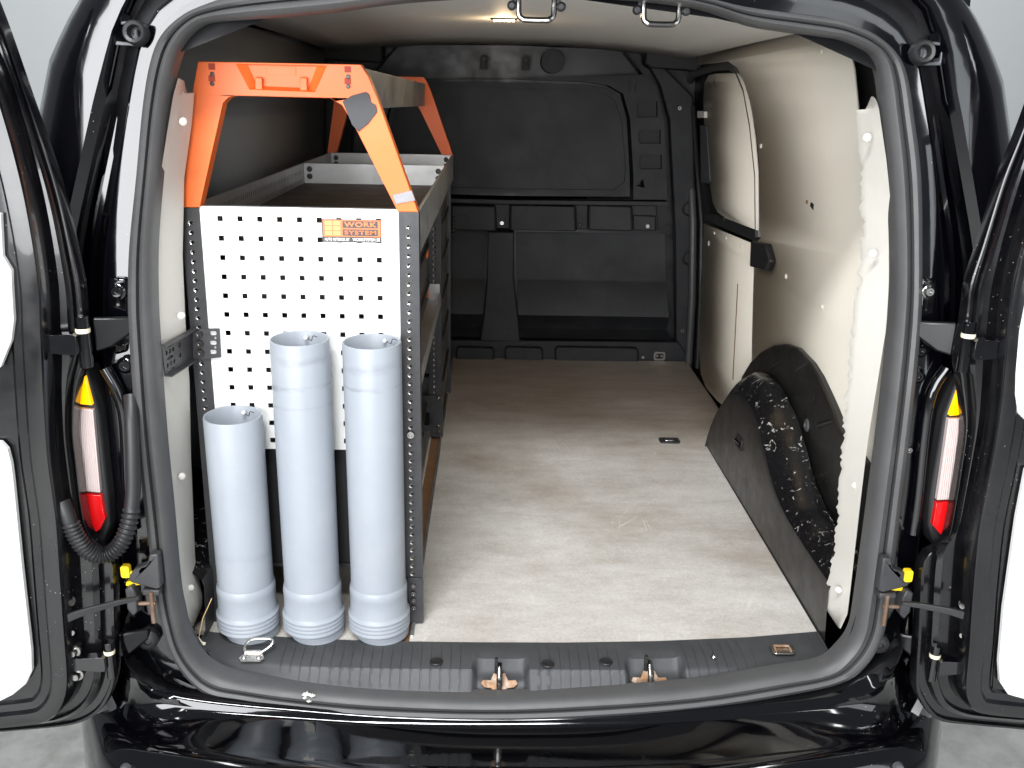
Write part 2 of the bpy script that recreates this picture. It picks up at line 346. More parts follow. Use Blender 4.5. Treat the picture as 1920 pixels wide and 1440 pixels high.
# right halves (x, z) from top to bottom, taken from the traced left side
cov = half([(0, 1.385), (.40, 1.36), (.58, 1.33), (.655, 1.285), (.692, 1.219), (.708, 1.169), (.732, 1.092), (.760, 1.0), (.786, .914), (.806, .84), (.822, .70), (.835, .45), (.838, .2), (.83, -.02), (.80, -.12), (0, -.16)])
sil = half([(0, 1.46), (.50, 1.43), (.68, 1.37), (.768, 1.30), (.815, 1.24), (.853, 1.18), (.882, 1.09), (.915, .985), (.932, .85), (.945, .6), (.945, .2), (.93, -.1), (.90, -.3), (0, -.35)])
angs = [R(-140+280*k/120) for k in range(121)]
def ringmix(t, y, dz=0):
    out = []
    for a in angs:
        p, q = radial(seal_o, a), radial(cov, a); m = p.lerp(q, t)
        yy = y+0.03*(m.x/.68)**2+0.09*max(0, m.y-.6); out.append(Vector((m.x, yy, m.y)))
    return out
def ring2(t, y):
    out = []
    for a in angs:
        p, q = radial(cov, a), radial(sil, a); m = p.lerp(q, t)
        out.append(Vector((m.x, y+0.09*max(0, m.y-.6)*(1-t), m.y)))
    return out
rb = [ringmix(-.25, .05), ringmix(-.2, .02), ringmix(.0, .016), ringmix(.20, .013), ringmix(.44, .008), ringmix(.52, .010), ringmix(.57, .022), ringmix(.63, .055), ringmix(.78, .062), ringmix(.80, .040), ringmix(.90, .038), ringmix(.92, .055), ringmix(.97, .055), ring2(0.0, .022), ring2(.10, .012), ring2(.35, .022), ring2(.65, .055), ring2(.88, .115), ring2(1.0, .21), ring2(1.0, .5), ring2(1.0, 2.5)]
O('body_shell', MB().loft(rb, False), 'paint', van, 40)
# dark inner shell of the load bay
def XW(z): return .80-.048*max(0, z)
def bay_ring(y, off=.03):
    zs = [-.07, .1, .3, .5, .7, .9, 1.1, 1.2, 1.28, 1.325]
    l = [Vector((-XW(z)-off, y, z)) for z in zs]
    return l+[Vector((-.5, y, 1.36)), Vector((0, y, 1.375)), Vector((.5, y, 1.36))]+[Vector((XW(z)+off, y, z)) for z in reversed(zs)]
n_ = len(bay_ring(0))
rim = []
for p in bay_ring(.12):
    a = math.atan2(p.x, p.z-.6); q = radial([(v.x, v.z) for v in SI], a); rim.append(Vector((q.x*1.01, .035+.09*max(0, q.y-.6), .6+(q.y-.6)*1.01)))
O('bay_shell', MB().loft([rim, bay_ring(.14)], False).loft([bay_ring(.14), bay_ring(.5), bay_ring(2.5)]).add(bay_ring(2.5), [tuple(range(n_))]), 'inner', van, 30)

# ---- bumper and rear sill
K0 = [Vector((p.x, p.y+.012, p.z)) for p in WL([(243, 1110), (262, 1200), (300, 1260), (350, 1290), (420, 1306), (560, 1322), (740, 1336), (910, 1340), (1120, 1334), (1307, 1320), (1480, 1295), (1570, 1272), (1630, 1235), (1665, 1180), (1700, 1110)], y=ys)]
k1 = [(226, 1190), (234, 1232), (262, 1274), (300, 1299), (392, 1315), (560, 1330), (725, 1342), (910, 1347), (1140, 1343), (1307, 1333), (1475, 1319), (1595, 1304), (1645, 1287), (1674, 1255), (1692, 1215)]
k2 = [(205, 1260), (212, 1301), (233, 1359), (258, 1384), (308, 1399), (480, 1421), (680, 1434), (890, 1440), (1120, 1440), (1330, 1430), (1523, 1410), (1643, 1391), (1686, 1378), (1703, 1350), (1716, 1285)]
K1 = [W(p, y=-.012) for p in k1]
K2 = [W(p, z=-.080) for p in k2]
n = 61
def rs(l): return resample(catmull(l, 4), n)
a, b_, c_ = rs(K0), rs(K1), rs(K2)
rows = [a, [p.lerp(q, .6)+Vector((0, .02, 0)) for p, q in zip(a, b_)], [q+Vector((0, .004, .002)) for q in b_], [q+Vector((0, -.004, -.004)) for q in b_]]
for t, dz in ((.06, -.012), (.12, -.013), (.3, -.012), (.6, -.009), (.9, -.003), (.97, .0)): rows.append([p.lerp(q, t)+Vector((0, 0, dz)) for p, q in zip(b_, c_)])
def out(p, d, dz):
    v = Vector((p.x*.9, -.55, 0)).normalized()
    return Vector((p.x, p.y, p.z+dz))+v*d
rows += [[out(p, .004, .001) for p in c_], [out(p, .03, -.006) for p in c_], [out(p, .052, -.03) for p in c_], [out(p, .066, -.09) for p in c_], [out(p, .07, -.18) for p in c_], [out(p, .04, -.30) for p in c_]]
O('bumper', MB().loft(rows, False), 'bumper', van, 60, label='glossy black rear bumper below the sill')
for px in (249, 1678):
    def proj(v):
        d = v-CAM; c = AX*d.x+AY*d.y+AZ*d.z; return PX+F*c.x/c.z, PY+F*c.y/c.z
    c0 = min((v for r_ in rows[-5:-2] for v in r_), key=lambda v: (proj(v)[0]-px)**2+(proj(v)[1]-1437)**2)
    O('parking_sensor', MB().lathe([(0.0, .012), (.008, .012), (.0095, .010), (.0105, .004), (.0115, 0)], c0, (0, -1, .25), 20), 'greyplastic', van)

# ---- sill trim: ribbed grey plastic between floor and seal, with two latch pockets
fe = [Vector((x, y)) for x, y in ((-.70, .190), (-.655, .172), (-.45, .150), (-.29, .142), (-.1, .140), (.1, .141), (.3, .149), (.5, .166), (.667, .192), (.70, .20))]
te = [Vector((x, y)) for x, y in ((-.70, .10), (-.648, .088), (-.451, .056), (-.25, .050), (0, .050), (.25, .050), (.449, .058), (.662, .10), (.70, .11))]
def interp(l, x):
    for p, q in zip(l, l[1:]):
        if x <= q.x: return p.y+(q.y-p.y)*max(0, (x-p.x)/(q.x-p.x))
    return l[-1].y
bt = [W(p, y=lambda q: ys(q)+.010) for p in [(371, 1252), (417, 1270), (517, 1285), (683, 1300), (879, 1312), (996, 1312), (1173, 1305), (1300, 1294), (1400, 1284), (1500, 1266), (1562, 1246)]]
btz = [Vector((p.x, p.z)) for p in bt]; bty = [Vector((p.x, p.y)) for p in bt]
btz = [Vector((-.72, btz[0].y))]+btz; bty = [Vector((-.72, bty[0].y))]+bty
pk = [(W((887, 1270), y=.06).x, W((990, 1270), y=.06).x), (W((1173, 1270), y=.06).x, W((1281, 1270), y=.06).x)]
def sm(a, b, x): t = max(0, min(1, (x-a)/(b-a))); return t*t*(3-2*t)
xs = [-.675+k*.01 for k in range(135)]
groove = [-.57+k*.0205 for k in range(61)]
groove = [gx for gx in groove if not any(a-.006 < gx < b+.006 for a, b in pk) and not -.60 < gx < -.50 and not .50 < gx < .63]
for gx in groove: xs += [gx-.0016, gx-.0006, gx+.0006, gx+.0016]
for a, b in pk: xs += [a+(b-a)*k/40 for k in range(41)]+[a-.004, b+.004]
xs = sorted(set(round(x, 5) for x in xs))
vs = [0, .04, .12, .22, .30, .36, .42, .46, .50, .54, .58, .62, .66, .72, .80, .88, .94, 1.0]
hole_x = [W((818, 1243), z=0).x, W((1027, 1247), z=0).x, W((1136, 1243), z=0).x]
rowsT = []
for x in xs:
    yf, yt, yb, zb = interp(fe, x), interp(te, x), interp(bty, x), interp(btz, x)
    zb = min(zb, -.012); row = []
    for v in vs:
        if v <= .5: y = yf+(yt-yf)*v/.5; z = .004-.006*(v/.5)**3
        else:
            t = (v-.5)/.5; y = yt+(yb-yt)*t; z = -.002+(zb+.002)*(t**.85)
        for a, b in pk:
            k = sm(a-.004, a+.010, x)*(1-sm(b-.010, b+.004, x))
            rad = .03*(1-min(1, min(x-a, b-x)/.022))**2 if a < x < b else 0
            kv = sm(.27+rad, .40+rad*2, v) if True else 0
            zp = -.066+.040*(1-sm(.40, 1.0, v))
            if v > .2: z = z+(min(z, zp)-z)*k*kv
        if any(abs(x-gx) < .0008 for gx in groove) and .05 < v < .86 and not (v > .62 and abs(x) > .45): z -= .0013
        row.append(Vector((x, y, z)))
    rowsT.append(row)
trim = O('sill_trim', MB().loft(rowsT, False), 'trim', van, 40, label='ribbed dark grey plastic sill trim with two latch pockets')
for px, py in ((818, 1243), (1027, 1247), (1136, 1243)):
    c0 = W((px, py), z=0); O('plug', MB().lathe([(.0, .0045), (.008, .0045), (.0125, .0055), (.014, .0035)], c0, (0, 0, 1), 20), 'blackplastic', trim)
c0 = W((1338, 1235), z=0); O('screw', MB().lathe([(0, .008), (.003, .008), (.006, .005)], c0), 'steel', trim)
# latch strikers in the pockets
for px in (936, 1217):
    up_ = Vector((0, .68, .73)); nn = Vector((0, -.73, .68)); c0 = W((px, 1286 if px < 1000 else 1281), z=-.036 if px < 1000 else -.034)+nn*.005; mb = MB()
    mb.prism([c0+Vector((x, 0, 0))+up_*y for x, y in ((-.012, -.012), (.012, -.012), (.016, -.006), (.030, -.004), (.038, .003), (.034, .011), (.018, .010), (.012, .024), (-.012, .024), (-.018, .010), (-.034, .011), (-.038, .003), (-.030, -.004), (-.016, -.006))], nn*.004)
    st = O('striker', mb, 'rust', trim, 40, .001)
    O('striker_pin', MB().tube([c0+nn*.002+up_*-.006, c0+nn*.016+up_*.0, c0+nn*.024+up_*.012, c0+nn*.022+up_*.030, c0+nn*.010+up_*.040], .0062, 10), 'chrome', trim)
    O('striker_plate', MB().box((-.010, .0, .0), (-.003, .010, .040), at=c0+up_*.018), 'bulkdark', trim, 30, .002)
# folding lashing ring (left) and recessed lashing point (right)
c0 = W((474, 1230), z=.006)
mb = MB().prism([c0+Vector((x, y, 0)) for x, y in ((-.020, -.020), (.020, -.020), (.026, -.012), (.020, .002), (.014, .014), (-.014, .014), (-.020, .002), (-.026, -.012))], (0, 0, .003))
for s in (-1, 1): mb.lathe([(0, .007), (.004, .0065), (.006, .003)], c0+Vector((s*.015, -.010, 0)), n=12)
mb.tube([c0+Vector((-.016, .006, .004)), c0+Vector((.016, .006, .004))], .006, 8)
ring = O('lashing_plate', mb, 'steel', trim, 40)
loop = [c0+Vector((x+.35*y, .006+y*.55, .006+y*.45)) for x, y in ((-.017, 0), (-.024, .014), (-.024, .030), (-.016, .038), (.012, .040), (.024, .034), (.028, .020), (.020, .002), (.014, 0))]
O('lashing_ring', MB().tube(catmull(loop, 4), .0032, 8), 'steel', trim)
c0 = W((1467, 1219), z=.006)
mb = MB().prism([c0+Vector((x, y, 0)) for x, y in rrect(0, 0, .050, .036, .010)], (0, 0, .003), [[c0+Vector((x, y, 0)) for x, y in rrect(0, 0, .038, .025, .007)]])
mb.prism([c0+Vector((x, y, -.001)) for x, y in rrect(0, 0, .04, .027, .007)], (0, 0, .0015))
O('lashing_plate', mb, 'steel', trim, 40, .0008); O('lashing_ring', MB().tube([c0+Vector((-.016, -.008, .003)), c0+Vector((-.016, .010, .004)), c0+Vector((.016, .010, .004)), c0+Vector((.016, -.008, .003))], .0028, 8), 'rust', trim)

# ---- floor boards
fpts = [(-.232, .142)]+[(p.x, p.y+.001) for p in fe if -.2 < p.x < .66]+[(.664, .191), (.668, 1.30), (.70, 1.40), (.775, 1.47), (.80, 1.75), (.806, 2.385), (-.232, 2.40)]
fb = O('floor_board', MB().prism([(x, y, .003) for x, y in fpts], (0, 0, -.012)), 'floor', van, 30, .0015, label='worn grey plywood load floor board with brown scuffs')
fpts = [(-.70, .188)]+[(p.x, p.y+.001) for p in fe if -.69 < p.x < -.25]+[(-.262, .142), (-.262, 2.40), (-.79, 2.40), (-.79, .30)]
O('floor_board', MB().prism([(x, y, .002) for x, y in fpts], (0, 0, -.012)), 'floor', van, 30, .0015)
O('floor_edge', MB().box((-.2319, .16, -.0095), (-.224, 2.39, .0065)), 'alu', van, 30, .001)
O('gap_strip', MB().box((-.2618, .15, -.011), (-.233, 2.40, -.005)), 'wood', van, 0)
def lash(c0, m1='steel'):
    mb = MB().prism([c0+Vector((x, y, 0)) for x, y in rrect(0, 0, .070, .050, .012)], (0, 0, .004), [[c0+Vector((x, y, 0)) for x, y in rrect(0, 0, .044, .030, .006)]])
    mb.prism([c0+Vector((x, y, 0)) for x, y in rrect(0, 0, .046, .032, .006)], (0, 0, .001))
    p = O('lashing_plate', mb, 'darksteel', fb, 40, .001)
    O('lashing_ring', MB().box((-.016, -.008, .002), (.016, .006, .006), at=c0), 'steel', fb, 30, .002)
lash(W((1255, 827), z=.003))

# ---- bulkhead (front wall of the bay), black moulded plastic
YB = 2.40
bk = O('bulkhead', MB().prism([(x, YB+.105, z) for x, z in ((-.80, -.02), (.80, -.02), (.80, .5), (.76, 1.1), (.70, 1.33), (-.70, 1.33), (-.76, 1.1), (-.80, .5))], (0, .03, 0)), 'bulk', van, 0, label='moulded black plastic bulkhead closing the bay')
def bp(p, dy=0): q = W(p, y=YB); return Vector((q.x, YB+dy, q.z))
def bpoly(pts, mir=False):
    l = [bp(p) for p in pts]
    return l
def panel(name, pts, d0, d1, m='bulk', bev=.006, holes=(), smooth=40):
    l = [bp(p, d0) for p in pts]
    return O(name, MB().prism(l, (0, d1-d0, 0), [[bp(p, d0) for p in h] for h in holes]), m, bk, smooth, bev, 3)
def sym(pts):                                  # complete a right half outline with its mirror image about x = 0
    r_ = [bp(p) for p in pts]; return r_+[Vector((-p.x, p.y, p.z)) for p in reversed(r_)]
win = [(955, 161), (1090, 166), (1130, 172), (1156, 187), (1168, 223), (1176, 308), (1174, 343), (1153, 359), (955, 357)]
wino = [(955, 148), (1100, 154), (1140, 160), (1168, 176), (1181, 223), (1187, 330), (1187, 372), (1186, 374), (955, 372)]
# upper frame: the thick surround of the blind window
outer = sym([(955, 83), (1130, 90), (1170, 95), (1186, 115), (1205, 140), (1230, 160), (1245, 230), (1250, 374), (955, 372)])
hole = sym(wino)
vents = []
for y0, y1, x0, x1 in ((190, 220, 1193, 1232), (243, 269, 1196, 1238), (290, 317, 1198, 1240)):
    vents.append([bp(p) for p in ((x0+4, y0), (x1, y0), (x1, y1), (x0+4, y1), (x0, y1-5), (x0, y0+5))])
tri = [[bp(p) for p in ((1205, 335), (1208, 352), (1193, 348))]]
c1 = bp((1036, 115)); rnd = [[Vector((c1.x+.046*math.cos(t*math.pi/10), YB, c1.z+.046*math.sin(t*math.pi/10))) for t in range(20)]]
O('window_surround', MB().prism([p+Vector((0, -.012, 0)) for p in outer], (0, .115, 0), [[p+Vector((0, -.012, 0)) for p in h_] for h_ in [hole]+vents+tri+rnd]), 'bulk', bk, 40, .005, 3)
O('window_blank', MB().prism([p+Vector((0, .026, 0)) for p in sym(win)], (0, .08, 0)), 'bulk', bk, 40, .006, 3)
wi2 = sym([(955, 155), (1100, 160), (1136, 166), (1162, 181), (1174, 222), (1181, 320), (1181, 350), (1160, 365), (955, 363)])
O('window_bead', MB().prism([p+Vector((0, .012, 0)) for p in wi2], (0, .035, 0), [[p for p in sym(win)] and [p+Vector((0, .012, 0)) for p in sym([(955, 163), (1090, 168), (1129, 174), (1154, 189), (1166, 224), (1174, 308), (1172, 342), (1152, 357), (955, 355)])]]), 'bulk', bk, 40, .004)
O('hole_shade', MB().lathe([(0, 0), (.045, 0), (.047, .05)], c1+Vector((0, .045, 0)), (0, -1, 0), 24), 'bulkdark', bk)  # dark cup set inside the cut hole, its shade put into the colour
for v_ in vents: O('vent_shade', MB().prism([p+Vector((0, .022, 0)) for p in v_], (0, .02, 0)), 'bulkdark', bk, 0)  # dark backs in the cut vents stand in for shade
for px, py in ((908, 117), (986, 119), (1186, 160)):
    c0 = bp((px, py), -.016); mb = MB().prism([c0+Vector((x, 0, z)) for x, z in [(.017*math.cos(t*math.pi/8), .012+.017*math.sin(t*math.pi/8)) for t in range(9)]+[(-.017, -.026), (-.009, -.026), (-.009, .008), (.009, .008), (.009, -.026), (.017, -.026)]], (0, .008, 0))
    O('clip_surround', mb, 'bulkdark', bk, 30, .001)
    O('clip', MB().prism([c0+Vector((x, -.002, z)) for x, z in rrect(0, -.008, .010, .040, .004, 3)], (0, .012, 0)), 'bulk', bk, 30, .001)
    O('screw', MB().lathe([(0, .003), (.003, .003), (.0045, 0)], c0+Vector((0, -.003, .012)), (0, -1, 0), 12), 'greyplastic', bk)
O('ledge', MB().prism([p+Vector((0, -.030, 0)) for p in sym([(955, 374), (1250, 377), (1254, 384), (955, 381)])], (0, .10, 0)), 'bulk', bk, 30, .003)
# chunky blocks with screw notches
for x0, x1 in ((700, 832), (845, 930), (955, 1079), (1102, 1184)):
    dx = (x0-955)*0.0
    panel('ridge_block', [(x0, 383), (x1, 385), (x1+2, 432), (x0-1, 430)], -.034, .05, bev=.010)
panel('ridge_base', [(690, 381), (1232, 386), (1236, 432), (688, 428)], .018, .10, bev=.004)
panel('ridge_block', [(1187, 404), (1230, 405), (1231, 433), (1187, 432)], .000, .05, bev=.006)
scr = None
def bscrew(px, py, d=0.0, r_=.011, m='steel'):
    c0 = bp((px, py), d); return O('screw', MB().lathe([(0, .004), (r_*.35, .004), (r_*.4, .006), (r_*.75, .006), (r_, .002), (r_, -.002)], c0, (0, -1, 0), 16), m, bk)
bscrew(941, 419, .016); bscrew(1088, 422, .016, .008, 'blackplastic'); bscrew(1214, 424, -.001)
bscrew(1274, 203, .0, .009); bscrew(1279, 620, .0, .010); bscrew(1205, 669, -.006, .008)
c0 = bp((866, 413), -.037); O('small_cover', MB().prism([c0+Vector((x, 0, z)) for x, z in rrect(0, 0, .06, .05, .006)], (0, .01, 0)), 'bulk', bk, 30, .002)
for s in (-1, 1): O('screw', MB().lathe([(0, .003), (.004, .003), (.005, 0)], c0+Vector((s*.018, 0, 0)), (0, -1, 0), 10), 'blackplastic', bk)
# recessed lower panels with a kinked face, split by a flared column
def kinked(name, l, r_, top, kink, mid, bot, l2, r2):
    rows_ = []
    for (y, d, f) in ((top, .100, 0), (top+4, .098, 0), (kink-2, .088, .42), (kink+3, .082, .45), (mid, .020, .8), (mid+4, .019, .82), (mid+26, .070, .9), (bot-12, .080, .95), (bot, .010, 1)):
        xa, xb = l+(l2-l)*f, r_+(r2-r_)*f
        rows_.append([bp((xa+(xb-xa)*k/6, y+.016*((xb-xa)*k/6+xa-955)), d) for k in range(7)])
    O(name, MB().loft(rows_, False), 'bulk', bk, 25)
kinked('lower_panel', 968, 1254, 440, 530, 588, 634, 973, 1256)
kinked('lower_panel', 700, 914, 440, 530, 588, 634, 700, 903)
O('column', MB().prism([bp(p, -.010) for p in ((915, 434), (964, 435), (963, 520), (972, 600), (976, 640), (900, 638), (906, 600), (913, 520))], (0, .11, 0)), 'bulk', bk, 30, .006, 3)
c0 = bp((938, 551), -.012)
for q, w_, d_ in ((0, .046, .0), (1, .030, -.004)): O('column_cap', MB().prism([c0+Vector((x, d_, z)) for x, z in rrect(0, 0, w_, w_*1.05, .005)], (0, .006, 0)), 'bulkdark' if q == 0 else 'bulk', bk, 30, .002)
for px in (915, 958):
    c0 = bp((px, 620), -.012)
    O('column_cap', MB().prism([c0+Vector((x, 0, z)) for x, z in rrect(0, 0, .034, .030, .004)], (0, .006, 0), [[c0+Vector((x, 0, z)) for x, z in rrect(0, 0, .028, .024, .003)]]), 'bulkdark', bk, 30)
panel('foot_rail', [(700, 637), (1290, 642), (1290, 684), (700, 676)], .004, .055, bev=.006)
for x0, x1 in ((715, 838), (855, 927), (946, 1018), (1040, 1196)):
    panel('foot_block', [(x0+4, 648), (x1-4, 650), (x1, 656), (x1, 682), (x0, 680), (x0, 654)], -.026, .05, bev=.008)
c0 = bp((1236, 667), -.002)
O('lashing_plate', MB().prism([c0+Vector((x, 0, z)) for x, z in rrect(0, 0, .052, .040, .010)], (0, -.006, 0), [[c0+Vector((x, 0, z)) for x, z in rrect(0, 0, .036, .024, .008)]]), 'steel', bk, 30, .001)
for s in (-1, 1): O('screw', MB().lathe([(0, .004), (.005, .004), (.006, 0)], c0+Vector((s*.010, 0, 0)), (0, -1, 0), 10), 'steel', bk)
# side pillar of the bulkhead, right, and dark corner fillers
panel('pillar', [(1256, 230), (1266, 440), (1268, 640), (1300, 684), (1306, 440), (1300, 180), (1250, 130), (1214, 100), (1200, 96), (1238, 160)], -.005, .05, bev=.01)
for py in (392, 484):
    pts = [(1300, py-12), (1290, py-13), (1282, py-8), (1279, py), (1282, py+8), (1290, py+12), (1300, py+13)]
    O('pillar_rib', MB().tube([bp(p, -.006) for p in pts], .006, 6), 'bulkdark', bk)
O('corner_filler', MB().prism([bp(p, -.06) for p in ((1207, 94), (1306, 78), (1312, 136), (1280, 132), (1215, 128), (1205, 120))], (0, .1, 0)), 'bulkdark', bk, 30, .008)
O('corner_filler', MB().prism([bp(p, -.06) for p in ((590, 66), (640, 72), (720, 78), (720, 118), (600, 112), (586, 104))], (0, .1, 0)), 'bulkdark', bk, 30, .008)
# door stop with a small chain of clips
mb = MB()
for k in range(5): mb.box((-.006, -.016, -.008), (.004, .0, .006), at=bp((852, 407+k*7), -.036))
O('cable_clips', mb, 'blackplastic', bk, 30, .002)

# ---- right wall: cream boards
def xr(q): return XW(max(0, q[2]))
def wallboard(name, pts, off, m='cream', th=.006, holes=(), bev=.0015, parent=van, label=None):
    l = [W(p, x=lambda q: xr(q)-off) for p in pts]
    # sheet follows the lean of the wall: cut into horizontal bands
    return lean_sheet(name, [(p.y, p.z) for p in l], off, th, m, parent, 1, label)
def clip_band(poly, z0, z1):
    def cut(pl, z, keep_above):
        o_ = []
        for a, b in zip(pl, pl[1:]+pl[:1]):
            ia = (a[1] >= z) == keep_above; ib = (b[1] >= z) == keep_above
            if ia: o_.append(a)
            if ia != ib: t = (z-a[1])/(b[1]-a[1]); o_.append((a[0]+(b[0]-a[0])*t, z))
        return o_
    p = cut(poly, z0, True)
    return cut(p, z1, False) if len(p) > 2 else []
def lean_sheet(name, poly, off, th, m, parent, side, label=None):
    mb = MB(); zs = [-.1, .42, .60, .80, 1.0, 1.12, 1.18, 1.24, 1.30, 1.5]
    for z0, z1 in zip(zs, zs[1:]):
        b = clip_band(poly, z0, z1)
        if len(b) < 3: continue
        l = [Vector((side*(XW(z)-off), y, z)) for y, z in b]
        tr = tessellate_polygon([l]); mb.add(l, [tuple(t) for t in tr])
    o = O(name, mb, m, parent, 30)
    s = o.modifiers.new('thick', 'SOLIDIFY'); s.thickness = th; s.offset = 0
    if label: o['label'] = label
    return o
rear_board = wallboard('wall_board', [(1307, 80), (1310, 122), (1367, 115), (1384, 127), (1398, 158), (1410, 196), (1418, 240), (1424, 285), (1427, 330), (1428, 446), (1422, 452), (1416, 491), (1414, 560), (1412, 640), (1412, 745), (1560, 1010), (1660, 1190), (1700, 1190), (1700, 700), (1610, 215), (1602, 130), (1597, 107), (1588, 90), (1566, 77), (1500, 66), (1430, 58), (1400, 60)], .0, label='cream board lining the side behind the sliding door')
up_board = wallboard('door_board', [(1330, 141), (1345, 138), (1384, 137), (1394, 148), (1402, 172), (1410, 215), (1416, 260), (1421, 322), (1422, 432), (1390, 420), (1362, 409), (1347, 398), (1338, 380), (1333, 350), (1328, 300), (1323, 245), (1320, 190), (1322, 156)], .0, label='cream board blanking the sliding door window')
lo_board = wallboard('door_board', [(1321, 419), (1418, 460), (1413, 492), (1411, 560), (1409, 640), (1409, 745), (1400, 790), (1375, 775), (1347, 752), (1325, 727), (1315, 700), (1312, 650), (1315, 540)], .0, label='cream board covering the lower sliding door')
def wp(p, off=.0): return W(p, x=lambda q: xr(q)-off)
# dark door frame pieces between the boards
O('door_frame', MB().tube([wp(p, -.012) for p in ((1290, 700), (1298, 560), (1300, 420), (1293, 280), (1286, 170), (1300, 138), (1345, 126), (1372, 124), (1388, 136), (1402, 170), (1414, 235), (1424, 330), (1425, 445))], .016, 10), 'rubber', van)
O('door_frame', MB().tube([wp(p, -.006) for p in ((1308, 690), (1314, 560), (1316, 420), (1306, 300), (1300, 200))], .010, 8), 'blackplastic', van)
O('door_rail', MB().prism([wp(p, -.004) for p in ((1318, 398), (1345, 402), (1420, 436), (1424, 456), (1322, 414))], (.02, 0, 0)), 'blackplastic', van, 30, .003)
c0 = wp((1437, 480), .006)
O('door_latch_cover', MB().prism([wp(p, .004) for p in ((1420, 452), (1447, 457), (1456, 490), (1447, 508), (1418, 500))], (-.022, 0, 0)), 'blackplastic', van, 30, .006)
O('lock_plate', MB().prism([wp(p, -.002) for p in ((1316, 234), (1328, 236), (1335, 340), (1332, 344), (1318, 342))], (-.008, 0, 0)), 'greyplastic', van, 30, .002)
O('wall_tab', MB().prism([wp(p, .002) for p in ((1313, 208), (1326, 209), (1326, 221), (1313, 221))], (-.012, 0, 0)), 'white', van, 30, .002)
def wscrew(px, py, parent, m='cream', off=.003, r_=.008):
    c0 = wp((px, py), off); return O('screw', MB().lathe([(0, .004), (r_*.5, .0036), (r_*.9, .0016), (r_, 0)], c0, (-1, 0, 0), 14), m, parent)
for p in ((1474, 518), (1542, 575), (1427, 274), (1540, 97), (1325, 92), (1437, 65)): wscrew(*p, rear_board)
for p in ((1340, 437), (1362, 446), (1391, 461)): wscrew(*p, lo_board, r_=.006)
wscrew(1329, 456, lo_board, 'white', .003, .011); wscrew(1340, 152, up_board, 'steel', .003, .010); wscrew(1358, 410, up_board, 'steel', .004, .010)
O('crack', MB().prism([wp(p, .0035) for p in ((1383, 532), (1384.2, 532), (1375, 712), (1373.6, 712))], (-.0008, 0, 0)), 'wood', lo_board, 0)
O('puncture', MB().prism([wp(p, .0035) for p in ((1521, 379), (1526, 383), (1525, 394), (1519, 386))], (-.0008, 0, 0)), 'bulkdark', rear_board, 0)
O('puncture', MB().prism([wp(p, .0035) for p in ((1512, 375), (1515, 376), (1514, 383), (1511, 380))], (-.0008, 0, 0)), 'wood', rear_board, 0)

# ---- left wall board (mostly behind the rack)
lb = lean_sheet('wall_board', [(.42, .30), (.40, 1.06), (.50, 1.20), (.62, 1.262), (.9, 1.28), (2.36, 1.30), (2.36, .05), (.9, .05)], 0, .006, 'greyboard', van, -1, 'grey board on the side wall behind the shelving')

# ---- roof lining, dome lamp, upper latch strikers
rl = []
for y in (.33, .6, 1.0, 1.5, 2.0, 2.42):
    zc = 1.335-.02*max(0, (y-1.2)/1.2)
    rl.append([Vector((x, y, zc-.045*(abs(x)/.70)**2.5)) for x in [-.70+.1*k for k in range(15)]])
rfl = O('roof_lining', MB().loft(rl, False), 'roofliner', van, 60)
s = rfl.modifiers.new('thick', 'SOLIDIFY'); s.thickness = .006
c0 = W((945, 38), z=1.322)
dl = O('dome_lamp', MB().prism([c0+Vector((x, y, 0)) for x, y in rrect(0, 0, .075, .05, .01)], (0, 0, .014)), 'greyplastic', van, 30, .003)
O('bulb', MB().prism([c0+Vector((x, y, -.002)) for x, y in rrect(0, 0, .058, .030, .008)], (0, 0, .004)), 'lampglow', dl, 30)
pl = bpy.data.lights.new('dome_bulb', 'POINT'); pl.energy = .8; pl.color = (1, .72, .42); pl.shadow_soft_size = .02
plo = bpy.data.objects.new('dome_bulb', pl); col.objects.link(plo); plo.location = c0+Vector((0, 0, -.03)); plo['label'] = 'warm bulb glowing in the roof lining lamp'; plo['category'] = 'lamp'
for px in (1005, 1238):
    c0 = W((px, 38 if px < 1100 else 46), y=.10); w_ = .030
    pts = [c0+Vector((-w_, .0, .060)), c0+Vector((-w_, -.004, .012)), c0+Vector((-w_+.006, -.006, .002)), c0+Vector((-w_+.014, -.006, 0)), c0+Vector((w_-.014, -.006, 0)), c0+Vector((w_-.006, -.006, .002)), c0+Vector((w_, -.004, .012)), c0+Vector((w_, 0, .060))]
    sk = O('upper_striker', MB().tube(catmull(pts, 3), .0050, 10), 'chrome', van)
    mb = MB().box((-.055, .004, .045), (.055, .014, .062), at=c0)
    for s in (-1, 1): mb.box((s*.036-.005, -.004, .018), (s*.036+.005, .010, .05), at=c0).lathe([(0, .012), (.006, .012), (.008, .008), (.008, 0)], c0+Vector((s*.042, -.002, .022)), (0, -1, 0), 12)
    O('striker_plate', mb, 'blackplastic', sk, 30, .002)

